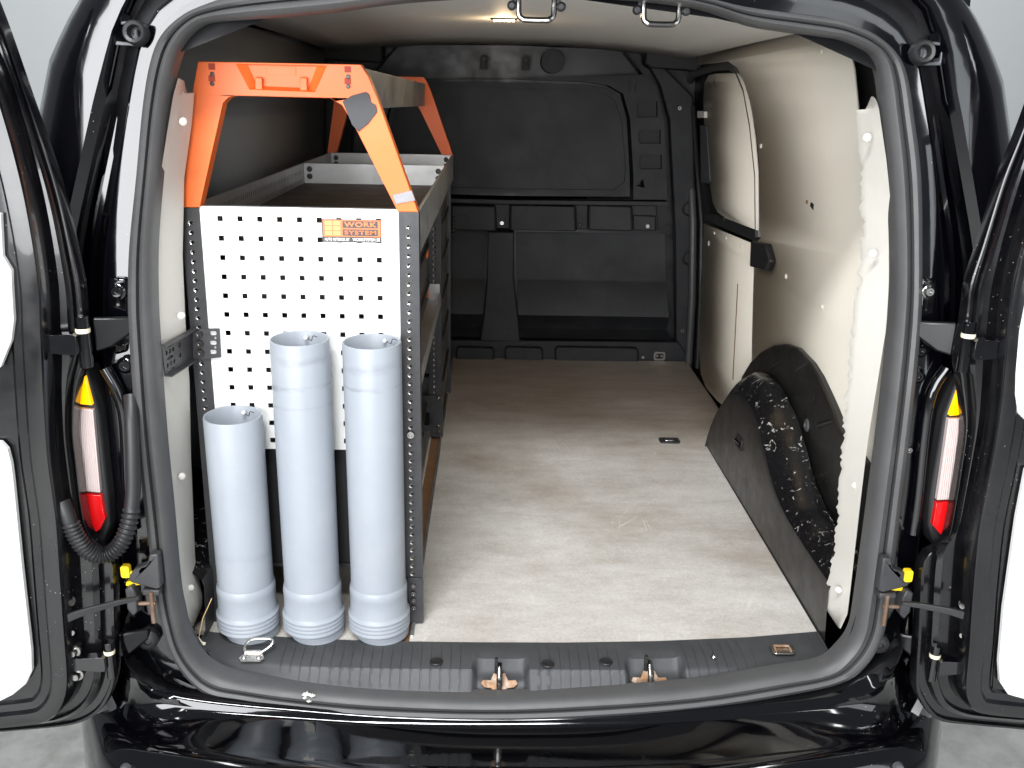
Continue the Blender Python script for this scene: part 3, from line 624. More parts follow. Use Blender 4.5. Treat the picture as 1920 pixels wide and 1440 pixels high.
# ---- wall edge strips next to the seal
def strip(name, oe, ie, y0, y1, screws, label, hx, rough_=False):
    a_ = [W(p, y=y0) for p in oe]; b2 = [W(p, y=y1) for p in ie]
    ra, rb_ = resample(a_, 170), resample(b2, 170)
    jt = [0]*len(ra) if not rough_ else [random.uniform(-.09, .07)+.06*math.sin(i*.55)*math.sin(i*.13) if 14 < i < 160 else 0 for i in range(len(ra))]
    rr_ = [[p.lerp(q, k) for p, q in zip(ra, rb_)] for k in (0, .3, .6, .84)]+[[p.lerp(q, 1+j) for p, q, j in zip(ra, rb_, jt)]]
    bk_ = [[p+Vector((0, .008, 0)) for p in r_] for r_ in rr_]
    mb = MB().loft(rr_+list(reversed(bk_))+[rr_[0]], False)
    for e_ in (0, -1): mb.add([r_[e_] for r_ in rr_]+[r_[e_] for r_ in reversed(bk_)], [tuple(range(10))])
    o = O(name, mb, 'white', van, 30)
    o['label'] = label
    for px, py in screws:
        c0 = W((px, py), y=(y0+y1)/2-.012); O('screw', MB().lathe([(0, .005), (.004, .0044), (.007, .002), (.0075, 0)], c0, (hx, -1, 0), 14), 'white', o)
    return o
random.seed(3)
def jag(pts, amp=4.0):
    l = resample([(x, y, 0) for x, y in pts], 40); return [(p.x+random.uniform(-amp, amp)*.7, p.y) for p in l]
strip('edge_strip', [(1637, 181), (1643, 187), (1648, 204), (1662, 300), (1672, 400), (1675, 480), (1667, 582), (1648, 700), (1627, 827), (1611, 960), (1596, 1093), (1589, 1151), (1576, 1179)],
      [(1630, 197), (1623, 210), (1608, 205), (1610, 240), (1617, 333), (1619, 480), (1607, 560), (1591, 729), (1582, 827), (1573, 951), (1567, 1027), (1552, 1105), (1549, 1142), (1572, 1177)], .075, .16,
      [(1626, 258), (1637, 475), (1643, 645), (1604, 910), (1572, 1106)], 'painted white board strip beside the seal with a rough torn inner edge', -.6, True)
strip('edge_strip', [(334, 147), (325, 178), (313, 250), (300, 333), (290, 400), (288, 467), (293, 567), (303, 700), (313, 867), (334, 1021), (342, 1102), (350, 1173)],
      [(343, 152), (347, 173), (362, 174), (357, 233), (343, 333), (340, 480), (345, 600), (353, 717), (356, 860), (364, 1053), (377, 1118), (377, 1140), (361, 1175)], .075, .185,
      [(343, 228), (340, 592), (308, 625), (341, 893), (357, 1102)], 'painted white board strip beside the seal and the shelving', .6)

# ---- wheel arch cover (right)
AI = [(1.335, 0.0), (1.31, .06), (1.25, .14), (1.15, .222), (1.03, .285), (.90, .305), (.80, .285), (.72, .245), (.65, .205), (.57, .168), (.49, .150), (.40, .143), (.28, .140), (.15, .140)]
AOu = [(1.37, 0.0), (1.36, .10), (1.31, .19), (1.22, .275), (1.08, .340), (.93, .362), (.80, .345), (.70, .316), (.62, .275), (.54, .225), (.46, .195), (.38, .185), (.28, .182), (.15, .182)]
nA = 44
ai = resample(catmull([Vector((y, z, 0)) for y, z in AI], 4), nA); ao = resample(catmull([Vector((y, z, 0)) for y, z in AOu], 4), nA)
def wv(k): return .0035*math.sin(k*1.45)
def ring_a(t, x): return [Vector((x, p.x+(q.x-p.x)*t, max(0.0, p.y+(q.y-p.y)*t))) for p, q in zip(ai, ao)]
foot = [Vector((.6665, p.x, .002)) for p in ai]
side = [foot, [Vector((.662, p.x, .002+(p.y-.002)*.5)) for p in ai], [Vector((.660, p.x, max(.002, p.y-.012))) for p in ai]]
wa = O('wheel_arch', MB().loft(side+[ring_a(0, .6635)], False), 'archside', van, 50, label='black plastic wheel arch cover with scuffed shoulder')
band = [ring_a(0, .6636)]
for t in (.06, .2, .35, .5, .65, .8, .92, 1.0):
    band.append([Vector((.664+.081*t, p.y, p.z+.016*math.sin(math.pi*t)+(wv(k) if .1 < t < .95 else 0))) for k, p in enumerate(ring_a(t, 0))])
O('arch_shoulder', MB().loft(band, False), 'arch', wa, 50)
plate = [W(p, x=.778) for p in ((1396, 725), (1402, 706), (1418, 680), (1440, 658), (1462, 647), (1484, 645), (1507, 653), (1533, 680), (1549, 706), (1562, 735), (1576, 768), (1590, 806))]
pl2 = [(p.y, p.z) for p in plate]+[(.30, .36), (.25, .0), (1.40, .0)]
O('arch_plate', MB().prism([Vector((.757, y, z)) for y, z in pl2], (.03, 0, 0)), 'archside', wa, 30, .006)
for a, b in (((1496, 694), (1516, 680)), ((1448, 690), (1466, 678)), ((1536, 798), (1564, 789)), ((1524, 903), (1552, 886))):
    pa, pb = W(a, x=.762), W(b, x=.762); O('stiffening_rib', MB().tube([pa, pa.lerp(pb, .3)+Vector((-.001, 0, 0)), pa.lerp(pb, .7)+Vector((-.001, 0, 0)), pb], lambda t: .010-.004*t, 10), 'archside', wa)
c0 = W((1513, 797), x=.756); O('screw', MB().lathe([(0, .002), (.006, .002), (.008, .005), (.014, .004), (.018, 0)], c0, (-1, 0, 0), 16), 'trim', wa)
c0 = W((1384, 829), x=.658); O('lashing_pocket', MB().prism([c0+Vector((0, y, z)) for y, z in rrect(0, 0, .07, .035, .01)], (.004, 0, 0), [[c0+Vector((0, y, z)) for y, z in rrect(0, 0, .055, .024, .008)]]), 'bulkdark', wa, 30)
O('pocket_bar', MB().tube([c0+Vector((-.001, -.02, .002)), c0+Vector((-.004, .02, .002))], .004, 8), 'chrome', wa)
O('arch_kerb', MB().tube([(.669, .20, .006), (.669, .7, .006), (.670, 1.30, .006)], .005, 6), 'bulkdark', wa)

# ---- left wheel arch under the shelving, simple but real
wl = O('wheel_arch', MB().loft([mirror(r_) for r_ in side+[ring_a(0, .6635)]], False), 'trim', van, 50)
O('arch_shoulder', MB().loft([mirror(r_) for r_ in band], False), 'arch', wl, 50)

# ---- rear doors, swung right round
def door(side_, skin, ridge, white_lo, white_up, ext, label):
    Ys, Yb = -.028, -.088
    def close(px_, yv): return [W(p, y=yv) for p in px_]
    sx = -1 if side_ < 0 else 1
    n = 90
    A = [W(p, y=Ys) for p in skin]; B = [W(p, y=Yb) for p in ridge]
    # off-frame rest of the leaf: out to the free edge
    far = sx*1.50
    A += [Vector((far-sx*.06, Ys, A[-1].z-.0)), Vector((far, Ys, A[-1].z+.08)), Vector((far, Ys, 1.18)), Vector((sx*1.40, Ys, 1.34)), Vector((A[0].x+sx*.05, Ys, 1.36))]
    B += [Vector((far-sx*.09, Yb, B[-1].z+.01)), Vector((far-sx*.05, Yb, B[-1].z+.08)), Vector((far-sx*.05, Yb, 1.15)), Vector((sx*1.37, Yb, 1.29)), Vector((B[0].x+sx*.05, Yb, 1.31))]
    def param(l):
        k = len(l)-5; v = catmull(l[:k], 5); return resample(v, n)+resample([v[-1]]+l[k:]+[l[0]], 40)[1:-1]
    a_, b2 = param(A), param(B)
    cen = Vector((sx*1.18, 0, .6))
    def mixr(t, y): return [Vector((p.x+(q.x-p.x)*t, y, p.z+(q.z-p.z)*t)) for p, q in zip(a_, b2)]
    def inset(d, y): 
        o_ = []
        m_ = len(b2)
        for i, p in enumerate(b2):
            t = (b2[(i+1) % m_]-b2[i-1]); nrm = Vector((t.z, 0, -t.x)).normalized()
            if nrm.dot(cen-p) < 0: nrm = -nrm
            q = p+nrm*d; o_.append(Vector((q.x, y, q.z)))
        return o_
    rg = [mixr(0, -.006), mixr(0, -.016), mixr(.03, -.026), mixr(.10, -.027), mixr(.14, -.020), mixr(.30, -.020), mixr(.36, -.034), mixr(.50, -.040), mixr(.56, -.032), mixr(.84, -.034), mixr(.93, -.050), mixr(.99, -.080), inset(.004, -.088), inset(.014, -.091), inset(.030, -.090), inset(.036, -.084), inset(.05, -.083), inset(.056, -.078)]
    mb = MB().loft(rg)
    lastr = rg[-1]; mb.add(lastr, [tuple(range(len(lastr)))])
    back = [Vector((p.x, .0, p.z)) for p in a_]; mb.loft([rg[0], back]); mb.add(back, [tuple(range(len(back)))])
    d = O('rear_door', mb, 'paint_worn', van, 35, label=label)
    lo = [W(p, y=-.094) for p in white_lo]; z0, z1 = lo[-1].z, lo[0].z
    O('lining_panel', MB().prism(lo+[Vector((far-sx*.09, -.094, lo[-1].z)), Vector((far-sx*.09, -.094, lo[0].z))], (0, .012, 0)), 'whitepanel', d, 30, .002)
    up = [W(p, y=-.094) for p in white_up]
    O('lining_panel', MB().prism(up+[Vector((far-sx*.09, -.094, up[-1].z)), Vector((far-sx*.09, -.094, up[0].z))], (0, .012, 0)), 'whitepanel', d, 30, .002)
    return d
lskin = [(-40, -60), (0, 41), (47, 175), (105, 342), (135, 465), (150, 536), (154, 580), (158, 620), (163, 655), (158, 680), (146, 715), (139, 757), (137, 820), (144, 880), (152, 950), (163, 1000), (186, 1030), (208, 1050), (213, 1080), (215, 1180), (216, 1262), (207, 1305), (185, 1338), (155, 1356), (113, 1365), (0, 1375)]
lridge = [(-60, 60), (-25, 120), (0, 187), (30, 290), (55, 400), (75, 530), (80, 640), (86, 760), (93, 860), (101, 920), (109, 981), (116, 1080), (123, 1182), (129, 1263), (127, 1300), (117, 1328), (97, 1350), (70, 1361), (0, 1369)]
rskin = [(1975, 90), (1920, 241), (1883, 334), (1844, 459), (1820, 532), (1814, 580), (1808, 620), (1800, 655), (1798, 680), (1803, 715), (1811, 777), (1811, 820), (1804, 870), (1793, 941), (1779, 1012), (1762, 1030), (1738, 1045), (1727, 1080), (1722, 1182), (1717, 1290), (1728, 1320), (1742, 1340), (1765, 1356), (1822, 1362), (1920, 1371)]
rridge = [(1990, 200), (1960, 310), (1925, 430), (1898, 540), (1886, 640), (1876, 740), (1865, 820), (1850, 900), (1838, 960), (1830, 1010), (1820, 1120), (1814, 1215), (1808, 1285), (1811, 1312), (1825, 1334), (1850, 1343), (1920, 1350)]
dl_ = door(-1, lskin, lridge, [(0, 829), (13, 843), (20, 870), (24, 900), (40, 1061), (58, 1222), (59, 1259), (48, 1283), (24, 1303), (0, 1315)], [(0, 400), (4, 480), (20, 507), (21, 533), (25, 600), (20, 640), (0, 690)], -1, 'black rear door with worn edge, open beside the corrugated hose')
dr_ = door(1, rskin, rridge, [(1925, 880), (1907, 973), (1883, 1142), (1874, 1243), (1876, 1280), (1891, 1303), (1930, 1314)], [(1925, 560), (1913, 620), (1906, 700), (1905, 740), (1910, 775), (1925, 790)], 1, 'black rear door with chipped paint, open on the bare arch side')

# ---- hinges (leaf on the door, knuckle on the body)
def hinge(s, px, py, d, sc=1.0):
    c0 = W((px, py), y=-.05); mb = MB()
    V = lambda x, y, z: c0+Vector((-s*x*sc, y*sc, z*sc)) if s > 0 else c0+Vector((x*sc, y*sc, z*sc))
    mb.prism([V(-.020, -.018, z_) if False else V(x_, -.012, z_) for x_, z_ in rrect(-.040, 0, .030, .090, .012)], (0, .016*sc, 0))
    mb.prism([V(x_, -.022, z_) for x_, z_ in ((-.042, -.014), (.012, -.018), (.028, -.018), (.030, -.012), (.030, .014), (.024, .018), (-.042, .014))], (0, .022*sc, 0))
    h = O('hinge', mb, 'paint', d, 30, .003)
    for z_ in (.030, -.030):
        O('hinge_bolt', MB().lathe([(0, .014), (.006, .014), (.0075, .011), (.0075, .005), (.012, .004), (.013, 0)], V(-.036, -.012, z_), (0, -1, 0), 14), 'chrome', d)
    k = O('hinge_knuckle', MB().tube([V(.034, .0, -.045), V(.034, .0, .045)], .011*sc, 14).box((0, 0, 0), (.001, .001, .001), at=V(.034, .02, 0)), 'paint', van, 40, .002)
    O('grease', MB().lathe([(.0118*sc, -.004), (.0125*sc, 0), (.0118*sc, .004)], V(.034, 0, .020), (0, 0, 1), 14), 'foam', k)
    q = V(.034, .02, 0)
    O('hinge_arm', MB().prism([V(.030, .05, -.032), V(.055, .062, -.026), V(.092, .085, .000), V(.092, .085, .024), V(.065, .070, .026), V(.030, .05, .030)], (0, .012, 0)), 'inner', van, 30, .004)
    return h
hinge(-1, 120, 640, dl_); hinge(1, 1848, 650, dr_)
hinge(-1, 178, 1236, dl_, .85); hinge(1, 1778, 1243, dr_, .85)

# ---- body details behind the doors: stop buffers, bolts, hinge plates, tail lights, hose
for s in (-1, 1):
    q = W((255, 63), y=.075) if s < 0 else W((1728, 100), y=.075)
    mb = MB().prism([q+Vector((s*x, -.004, z)) for x, z in ((-.004, -.020), (.036, -.019), (.036, .018), (-.004, .020))], (0, .03, 0), [[q+Vector((s*x, -.004, z)) for x, z in ((.012, -.014), (.032, -.013), (.032, .013), (.012, .014))]])
    bu = O('stop_buffer', mb, 'greyplastic', van, 30, .002)
    O('buffer_cup', MB().lathe([(.006, .0), (.010, .002), (.012, .018), (.017, .020), (.020, .016), (.021, .0)], q+Vector((-s*.004, -.004, 0)), (0, -1, .1), 20), 'blackplastic', bu)
    for px, py, r_ in (((223, 545, .011), (230, 633, .011), (238, 683, .012), (243, 862, .006), (338/2.0+70, 1086, .006)) if s < 0 else ((1738, 545, .009), (1722, 655, .011), (1716, 703, .012), (1700, 840, .007), (1677, 970, .008))):
        c0 = W((px, py), y=.045); O('body_bolt', MB().lathe([(0, .010), (r_*.4, .010), (r_*.45, .014), (r_*.8, .014), (r_, .010), (r_*1.35, .008), (r_*1.4, -.03)], c0, (0, -1, 0), 16), 'chrome' if r_ < .01 else 'paint', van)
    c0 = W((278, 1200), y=.03) if s < 0 else W((1648, 1207), y=.03)
    O('body_bolt', MB().lathe([(0, .004), (.006, .004), (.008, .010), (.014, .008), (.020, .002), (.022, -.02)], c0, (-s*.2, -1, .1), 18), 'blackplastic', van)
    pts = [(200, 520), (236, 522), (240, 545), (240, 660), (215, 668), (196, 600)] if s < 0 else [(1728, 520), (1760, 525), (1764, 600), (1745, 668), (1722, 660)]
    O('hinge_plate', MB().prism([W(p, y=.050) for p in pts], (0, .03, 0)), 'paint', van, 30, .006)
    # tail light cluster on the body corner
    if s < 0:
        am = [(158, 706), (140, 753), (141, 757), (172, 760)]; cl = [(128, 764), (174, 769), (188, 924), (130, 918)]; rd = [(130, 925), (189, 929), (197, 972), (188, 992), (166, 1007), (140, 985)]
        hs = [(161, 690), (176, 735), (186, 775), (203, 930), (206, 985), (190, 1030), (120, 1030), (100, 760)]
    else:
        am = [(1801, 724), (1811, 777), (1781, 780)]; cl = [(1779, 786), (1822, 784), (1815, 935), (1757, 938)]; rd = [(1756, 943), (1815, 939), (1800, 990), (1778, 1018), (1749, 985)]
        hs = [(1798, 705), (1770, 780), (1745, 930), (1741, 985), (1755, 1030), (1830, 1030), (1850, 760)]
    tl = O('tail_light', MB().prism([W(p, y=.020) for p in hs], (0, .06, 0)), 'blackplastic', van, 30, .006)
    O('amber_lens', MB().prism([W(p, y=.010) for p in am], (0, .02, 0)), 'amber', tl, 30, .0008)
    for nm, pl_, mt in (('clear_lens', cl, 'clear'), ('red_lens', rd, 'red')):
        L_ = [W(p, y=.010) for p in pl_]
        mb = MB().prism(L_, (0, .02, 0)); x0, x1 = min(p.x for p in L_), max(p.x for p in L_); zb, zt = min(p.z for p in L_), max(p.z for p in L_)
        O(nm, mb, mt, tl, 30, .0008)
        if nm == 'clear_lens':                 # fine vertical flutes
            fl = MB(); t0, t1, t2, t3 = L_[0], L_[1], L_[2], L_[3]
            for k in range(1, 14):
                u = k/14; fl.tube([t0.lerp(t1, u)+Vector((0, -.0005, -.003)), t3.lerp(t2, u)+Vector((0, -.0005, .003))], .0011, 5)
            O('lens_flutes', fl, 'clear', tl, 40)
    # inner cladding edge beside the lamp
    pts = [(196, 690), (232, 770), (240, 930), (246, 1000)] if s < 0 else [(1776, 690), (1742, 755), (1722, 930), (1712, 1000)]
    O('lamp_flange', MB().tube(catmull([W(p, y=.035) for p in pts], 5), .012, 8), 'paint', van, 50)
# corrugated cable hose to the left door
hp = catmull([W(p, y=y_) for p, y_ in (((246, 742), .03), ((247, 790), .005), ((249, 860), -.01), ((249, 930), -.02), ((241, 985), -.03), ((222, 1025), -.04), ((193, 1042), -.05), ((162, 1030), -.06), ((140, 1000), -.065), ((126, 965), -.065), ((116, 940), -.06))], 26)
nh = len(hp)
def hr(t):
    if t < .34: return .0135
    if t > .86: return .0135
    return .0145+.0022*math.cos(t*2*math.pi*52)
O('cable_hose', MB().tube(hp, hr, 14), 'blackplastic', van, 60, label='black corrugated cable hose looping to the door')
c0 = W((115, 962), y=-.052); O('hose_grommet', MB().prism([c0+Vector((x, 0, z)) for x, z in rrect(-.002, 0, .022, .062, .010)], (0, .02, 0)), 'rubber', van, 30, .004)
# check straps with their yellow release tabs
for s in (-1, 1):
    p0, p1 = (W((128, 1157), y=-.088), W((262, 1124), y=-.04)) if s < 0 else (W((1806, 1152), y=-.088), W((1690, 1134), y=-.04))
    mb = MB(); dv = (p1-p0)
    pts = [p0, p0.lerp(p1, .25)+Vector((0, -.003, .004)), p0.lerp(p1, .7)+Vector((0, 0, .003)), p1]
    mb.loft([[p+Vector((0, -.004, -.009+.003*k)), p+Vector((0, .004, -.009+.003*k)), p+Vector((0, .004, .007)), p+Vector((0, -.004, .007))] for k, p in enumerate(pts)], True, True)
    cs = O('check_strap', mb, 'blackplastic', van, 40, .001)
    k0 = W((283, 1122), y=.0) if s < 0 else W((1663, 1128), y=.0)
    mb = MB().prism([k0+Vector((s*x, -.02, z)) for x, z in ((.030, -.028), (.040, -.012), (.040, .030), (.026, .036), (.020, .020), (.020, -.018))], (0, .03, 0))
    mb.box((-.022 if s > 0 else -.012, -.012, .012), (.012 if s > 0 else .022, .02, .024), at=k0)
    mb.prism([k0+Vector((s*x, -.012, z)) for x, z in ((-.016, .026), (.030, .040), (.036, .050), (.020, .070), (-.004, .078), (-.010, .100), (-.026, .100), (-.026, .030))], (0, .022, 0))
    O('strap_bracket', mb, 'darksteel', cs, 30, .003)
    O('strap_pivot', MB().tube([k0+Vector((-s*.006, -.012, -.045)), k0+Vector((-s*.006, -.012, .022))], .0048, 10).tube([k0+Vector((-s*.012, -.010, -.004)), k0+Vector((s*.030, -.010, -.006))], .004, 8), 'oldsteel', cs)
    t0 = W((234, 1073), y=-.015) if s < 0 else W((1704, 1081), y=-.015)
    O('release_tab', MB().prism([t0+Vector((x, 0, z)) for x, z in rrect(0, 0, .016, .024, .004)], (0, .012, 0)).tube([t0+Vector((0, .006, -.005)), t0+Vector((-s*.03, .012, -.006))], .004, 8), 'yellow', cs, 30, .0015)
    t1 = W((243, 1095), y=-.005) if s < 0 else W((1687, 1105), y=-.005)
    O('release_lever', MB().prism([t1+Vector((-s*x, 0, z)) for x, z in ((-.008, -.004), (.020, -.002), (.026, .004), (.012, .008), (-.006, .004))], (0, .015, 0)), 'yellow', cs, 30, .001)
    for py in ((1127, 1183) if s < 0 else (1133, 1188)):
        c0 = W((130 if s < 0 else 1808, py), y=-.06)
        O('strap_bolt', MB().lathe([(0, .012), (.005, .012), (.006, .004), (.010, .003), (.010, -.01)], c0, (-s*.7, -.7, 0), 12), 'steel', cs)

# ---- odds and ends in the corner of the bay
O('straw_stalk', MB().tube([W((306+60+6*0, 1236), y=.09), W((372, 1200), y=.10), W((380, 1160), y=.11), W((397, 1122), y=.12)], .0011, 5), 'straw', van)
O('foam_scrap', MB().tube([W((371, 1198), y=.09), W((377, 1206), y=.09), W((385, 1208), y=.09)], .004, 6), 'foam', van)

# ================================================================== SHELVING RACK
rack = thing('shelving_rack', (-.43, .8, 0), 'steel drawer rack with orange end frames and white perforated end panel', 'shelving')
YN = .220
# perforated white end panel: every square hole is cut through
xL, xR, zT, zB = -.630, -.248, .904, .410
hx = [-.592+.0381*k for k in range(9)]; hz = [.8848-.03795*k for k in range(13)]
ex = [xL]+[e for c in hx for e in (c-.0051, c+.0051)]+[xR]; ez = [zB]+[e for c in reversed(hz) for e in (c-.0051, c+.0051)]+[zT]
mb = MB(); th = .0018
def cellhole(i, j): return i % 2 == 1 and j % 2 == 1
for yv in (YN, YN+th):
    for i in range(len(ex)-1):
        for j in range(len(ez)-1):
            if not cellhole(i, j): mb.add([(ex[i], yv, ez[j]), (ex[i+1], yv, ez[j]), (ex[i+1], yv, ez[j+1]), (ex[i], yv, ez[j+1])], [(0, 1, 2, 3)])
for i in range(1, len(ex)-1, 2):
    for j in range(1, len(ez)-1, 2):
        a, b, c, d = ex[i], ex[i+1], ez[j], ez[j+1]
        for p, q in (((a, c), (b, c)), ((b, c), (b, d)), ((b, d), (a, d)), ((a, d), (a, c))):
            mb.add([(p[0], YN, p[1]), (q[0], YN, q[1]), (q[0], YN+th, q[1]), (p[0], YN+th, p[1])], [(0, 1, 2, 3)])
pan = O('end_panel', mb, 'whitepanel', rack, 0, label='white perforated steel end panel with rows of square holes')
O('panel_lip', MB().box((xL, YN+.0005, zT+.0002), (xR, YN+.02, zT+.004)), 'alu', rack, 30)
# posts with punched holes
def post(x0, x1, y, z1, dirx, dep=.036, mname='darksteel'):
    hs = []
    cx = x0+(x1-x0)*(.48 if dirx < 0 else .46); z = .03
    while z < z1-.02:
        hs.append([Vector((cx+.0034*math.cos(t*math.pi/4), y, z+.0034*math.sin(t*math.pi/4))) for t in range(8)]); z += .0188
    mb = MB().prism([(x0, y, 0.002), (x1, y, .002), (x1, y, z1), (x0, y, z1)], (0, .002, 0), hs)
    xe = x1 if dirx > 0 else x0
    mb.box((xe-.002 if dirx > 0 else xe, y+.002, .002), (xe if dirx > 0 else xe+.002, y+dep, z1))
    p = O('post', mb, mname, rack, 20)
    rv = MB()
    for h in hs:
        c = sum(h, Vector())/8; rv.lathe([(.0019, .003), (.0026, -.0002), (.0046, -.0014), (.0054, .0)], c, (0, 1, 0), 10)
    O('hole_eyelets', rv, 'steel', p, 40)
    k = MB(); w_ = (x1-x0)
    for q in range(15):
        xx = x0+.0016+(w_-.0032)*q/14
        if abs(xx-cx) < .0062: continue
        k.box((xx-.0005, y-.0006, .004), (xx+.0005, y+.001, z1-.003))
    O('post_flutes', k, mname, p, 0)
    return p
post(-.2478, -.2090, YN-.002, .904, 1); post(-.666, -.6302, YN-.002, .904, -1)
post(-.268, -.227, 1.40, .86, 1); post(-.664, -.628, 1.40, .86, -1)
post(-.262, -.217, 1.88, .86, 1); post(-.664, -.628, 1.88, .86, -1)
# foot of the near post with bolts
O('post_foot', MB().prism([(x, YN-.0075, z) for x, z in ((-.238, .0035), (-.2085, .0035), (-.2062, .012), (-.2062, .105), (-.210, .115), (-.240, .115))], (0, .0050, 0)), 'darksteel', rack, 30, .001)
for z in (.045, .063, .080, .098): O('bolt', MB().lathe([(0, .003), (.0025, .003), (.003, .005), (.0055, .005), (.0065, 0)], (-.2275, YN-.0075, z), (0, -1, 0), 12), 'chrome', rack)
O('bolt', MB().lathe([(0, .002), (.004, .002), (.0045, .004), (.0075, .004), (.009, 0)], W((770, 815), y=YN-.004), (0, -1, 0), 14), 'chrome', rack)
O('post_foot', MB().prism([(x, 1.392, z) for x, z in ((-.30, .003), (-.222, .003), (-.222, .15), (-.29, .15))], (0, .004, 0), [[Vector((-.278+.02*math.cos(t*math.pi/8), 1.392, .07+.026*math.sin(t*math.pi/8))) for t in range(16)]]), 'darksteel', rack, 30)
for z in (.02, .04, .14): O('bolt', MB().lathe([(0, .004), (.004, .004), (.007, 0)], (-.238, 1.392, z), (0, -1, 0), 10), 'chrome', rack)

# top trays: aluminium side walls with scale marks, dark mat inside, divider ends with rubber plugs
def tray(y0, y1, z0, z1):
    t = O('tray_mat', MB().box((-.652, y0+.004, z0), (-.216, y1-.004, z0+.006)), 'traymat', rack, 0)
    O('tray_wall', MB().box((-.660, y0, z0-.004), (-.653, y1, z1)), 'alu', rack, 30, .001)
    O('tray_wall', MB().box((-.2155, y0, z0-.020), (-.2090, y1, z1)), 'alu', rack, 30, .001)
    e = O('tray_end', MB().box((-.6525, y1-.006, z0-.004), (-.2160, y1, z1)), 'alu', rack, 30, .001)
    for x in (-.635, -.235):
        for z in (z1-.018, z1-.040): O('plug', MB().lathe([(0, .004), (.006, .004), (.009, 0)], (x, y1-.006, z), (0, -1, 0), 12), 'rubber', e)
tray(YN+.03, 1.395, .838, .905); tray(1.402, 1.915, .838, .905)
marks = MB()
for k in range(54):
    y = .30+k*.02
    for zz in (.882, .855): marks.box((-.6531, y, zz-.008), (-.6524, y+.0015, zz+.004))
O('scale_marks', marks, 'darksteel', rack, 0)
# orange end frames
def frame_pts(l, y): return [W(p, y=y) for p in l]
fo = [(371, 115), (676, 121), (691, 144), (708, 185), (784, 398), (746, 397), (670, 247), (656, 222), (641, 197), (619, 184), (438, 179.5), (428, 183), (418, 193), (374, 389), (341, 389), (360, 177)]
P2 = [W(p, y=YN-.004) for p in fo]
pocket = [W(p, y=YN-.004) for p in ((443, 120), (612, 123.5), (590, 172), (468, 167))]
mb = MB().prism(P2, (0, .034, 0), [pocket])
of = O('end_frame', mb, 'orange', rack, 30, .0022, 2, label='orange plastic end frame above the white panel')
pin = [p+Vector((0, .012, 0)) for p in (W(q, y=YN-.004) for q in ((443, 120), (612, 123.5), (590, 172), (468, 167)))]
pi2 = [p+Vector((0, .012, 0)) for p in (W(q, y=YN-.004) for q in ((462, 121), (592, 124), (576, 165), (480, 161)))]
O('pocket_back', MB().loft([pocket, pi2]).add(pi2, [(0, 1, 2, 3)]), 'orange', of, 0)
for a, b in ((478, 492), (562, 576)):
    O('pocket_tab', MB().prism([W(p, y=YN-.003) for p in ((a, 144), (b-1, 145), (b, 171), (a, 171))], (0, .010, 0)), 'orange', of, 30, .002)
O('embossed_badge', MB().prism([W(p, y=YN+.0065) for p in ((500, 126), (555, 127), (555, 141), (500, 140))], (0, .002, 0)), 'orange', of, 30, .0005)
for px in (397, 652):
    for py, r_ in ((125, .006), (139, .0042), (147, .006), (157, .0042)):
        dy = 0 if px < 500 else 5
        c0 = W((px+(1 if py in (139, 157) else 0), py+dy), y=YN-.0048)
        if r_ > .005: O('socket', MB().box((-r_, 0, -r_*.9), (r_, .0012, r_*.9), at=c0), mat('orange_dark', (.35, .03, .006), .6) if 'od' not in MT else MT['od'], of, 0)
        else: O('socket', MB().lathe([(0, .0004), (r_*.6, .0004), (r_*.62, .001), (r_, .0006), (r_, -.001)], c0, (0, -1, 0), 12), 'stickerblack', of, 30)
# far frame, seen past the first
sh = Vector((0, 1.675, 0))
O('end_frame', MB().prism([p+sh for p in P2], (0, .030, 0)), 'orange', rack, 30, .002, label='orange end frame at the far end of the shelving')
O('cross_bar', MB().box((-.300, YN+.03, 1.165), (-.285, 1.86, 1.225)), 'alu', rack, 30, .002) if False else None
a0, a1 = W((679, 127), y=.26), W((797, 157), y=1.88)
O('cross_bar', MB().prism([a0, a1, a1+Vector((0, 0, -.075)), a0+Vector((0, 0, -.075))], (-.004, 0, 0)), 'alu', rack, 30, .001)
O('cross_bar', MB().prism([a0+Vector((-.27, 0, 0)), a1+Vector((-.27, 0, 0)), a1+Vector((-.27, 0, -.05)), a0+Vector((-.27, 0, -.05))], (-.004, 0, 0)), 'alu', rack, 30, .001)
# repair tape on the near frame
tp = [W(p, y=YN-.0075) for p in ((642, 190), (660, 179), (686, 172), (692, 177), (696, 192), (705, 197), (707, 210), (690, 232), (672, 247), (660, 234), (650, 210))]
O('repair_pad', MB().prism(tp, (0, .004, 0)), 'tapegrey', of, 30, .001, label='grey felt patch stuck over the cracked corner')
tp = [W(p, y=YN-.0065) for p in ((735, 366), (772, 357), (779, 376), (742, 383))]
O('duct_tape', MB().prism(tp, (0, .003, 0)), 'tapesilver', of, 30, .0008, label='silver tape wrapped round the lower leg')
# drawers facing the aisle
zd = [.832, .762, .672, .545, .415]
for k, (z1, z0) in enumerate(zip(zd, zd[1:])):
    d = O('drawer', MB().box((-.60, .30, z0+.008), (-.270, 1.38, z1)), 'drawer', rack, 30, .004)
    O('drawer_pull', MB().box((-.270, .32, z1-.016), (-.262, 1.36, z1-.006)), 'blackplastic', d, 30, .002)
    O('drawer_catch', MB().box((-.2705, 1.31, z1-.045), (-.264, 1.345, z1-.012)), 'orange', d, 30, .002)
zd = [.832, .735, .62, .49, .35, .20, .06]
for k, (z1, z0) in enumerate(zip(zd, zd[1:])):
    d = O('drawer', MB().box((-.62, 1.445, z0+.010), (-.228, 1.86, z1)), 'drawer', rack, 30, .004)
    O('drawer_pull', MB().box((-.228, 1.46, z1-.020), (-.222, 1.85, z1-.010)), 'blackplastic', d, 30, .002)
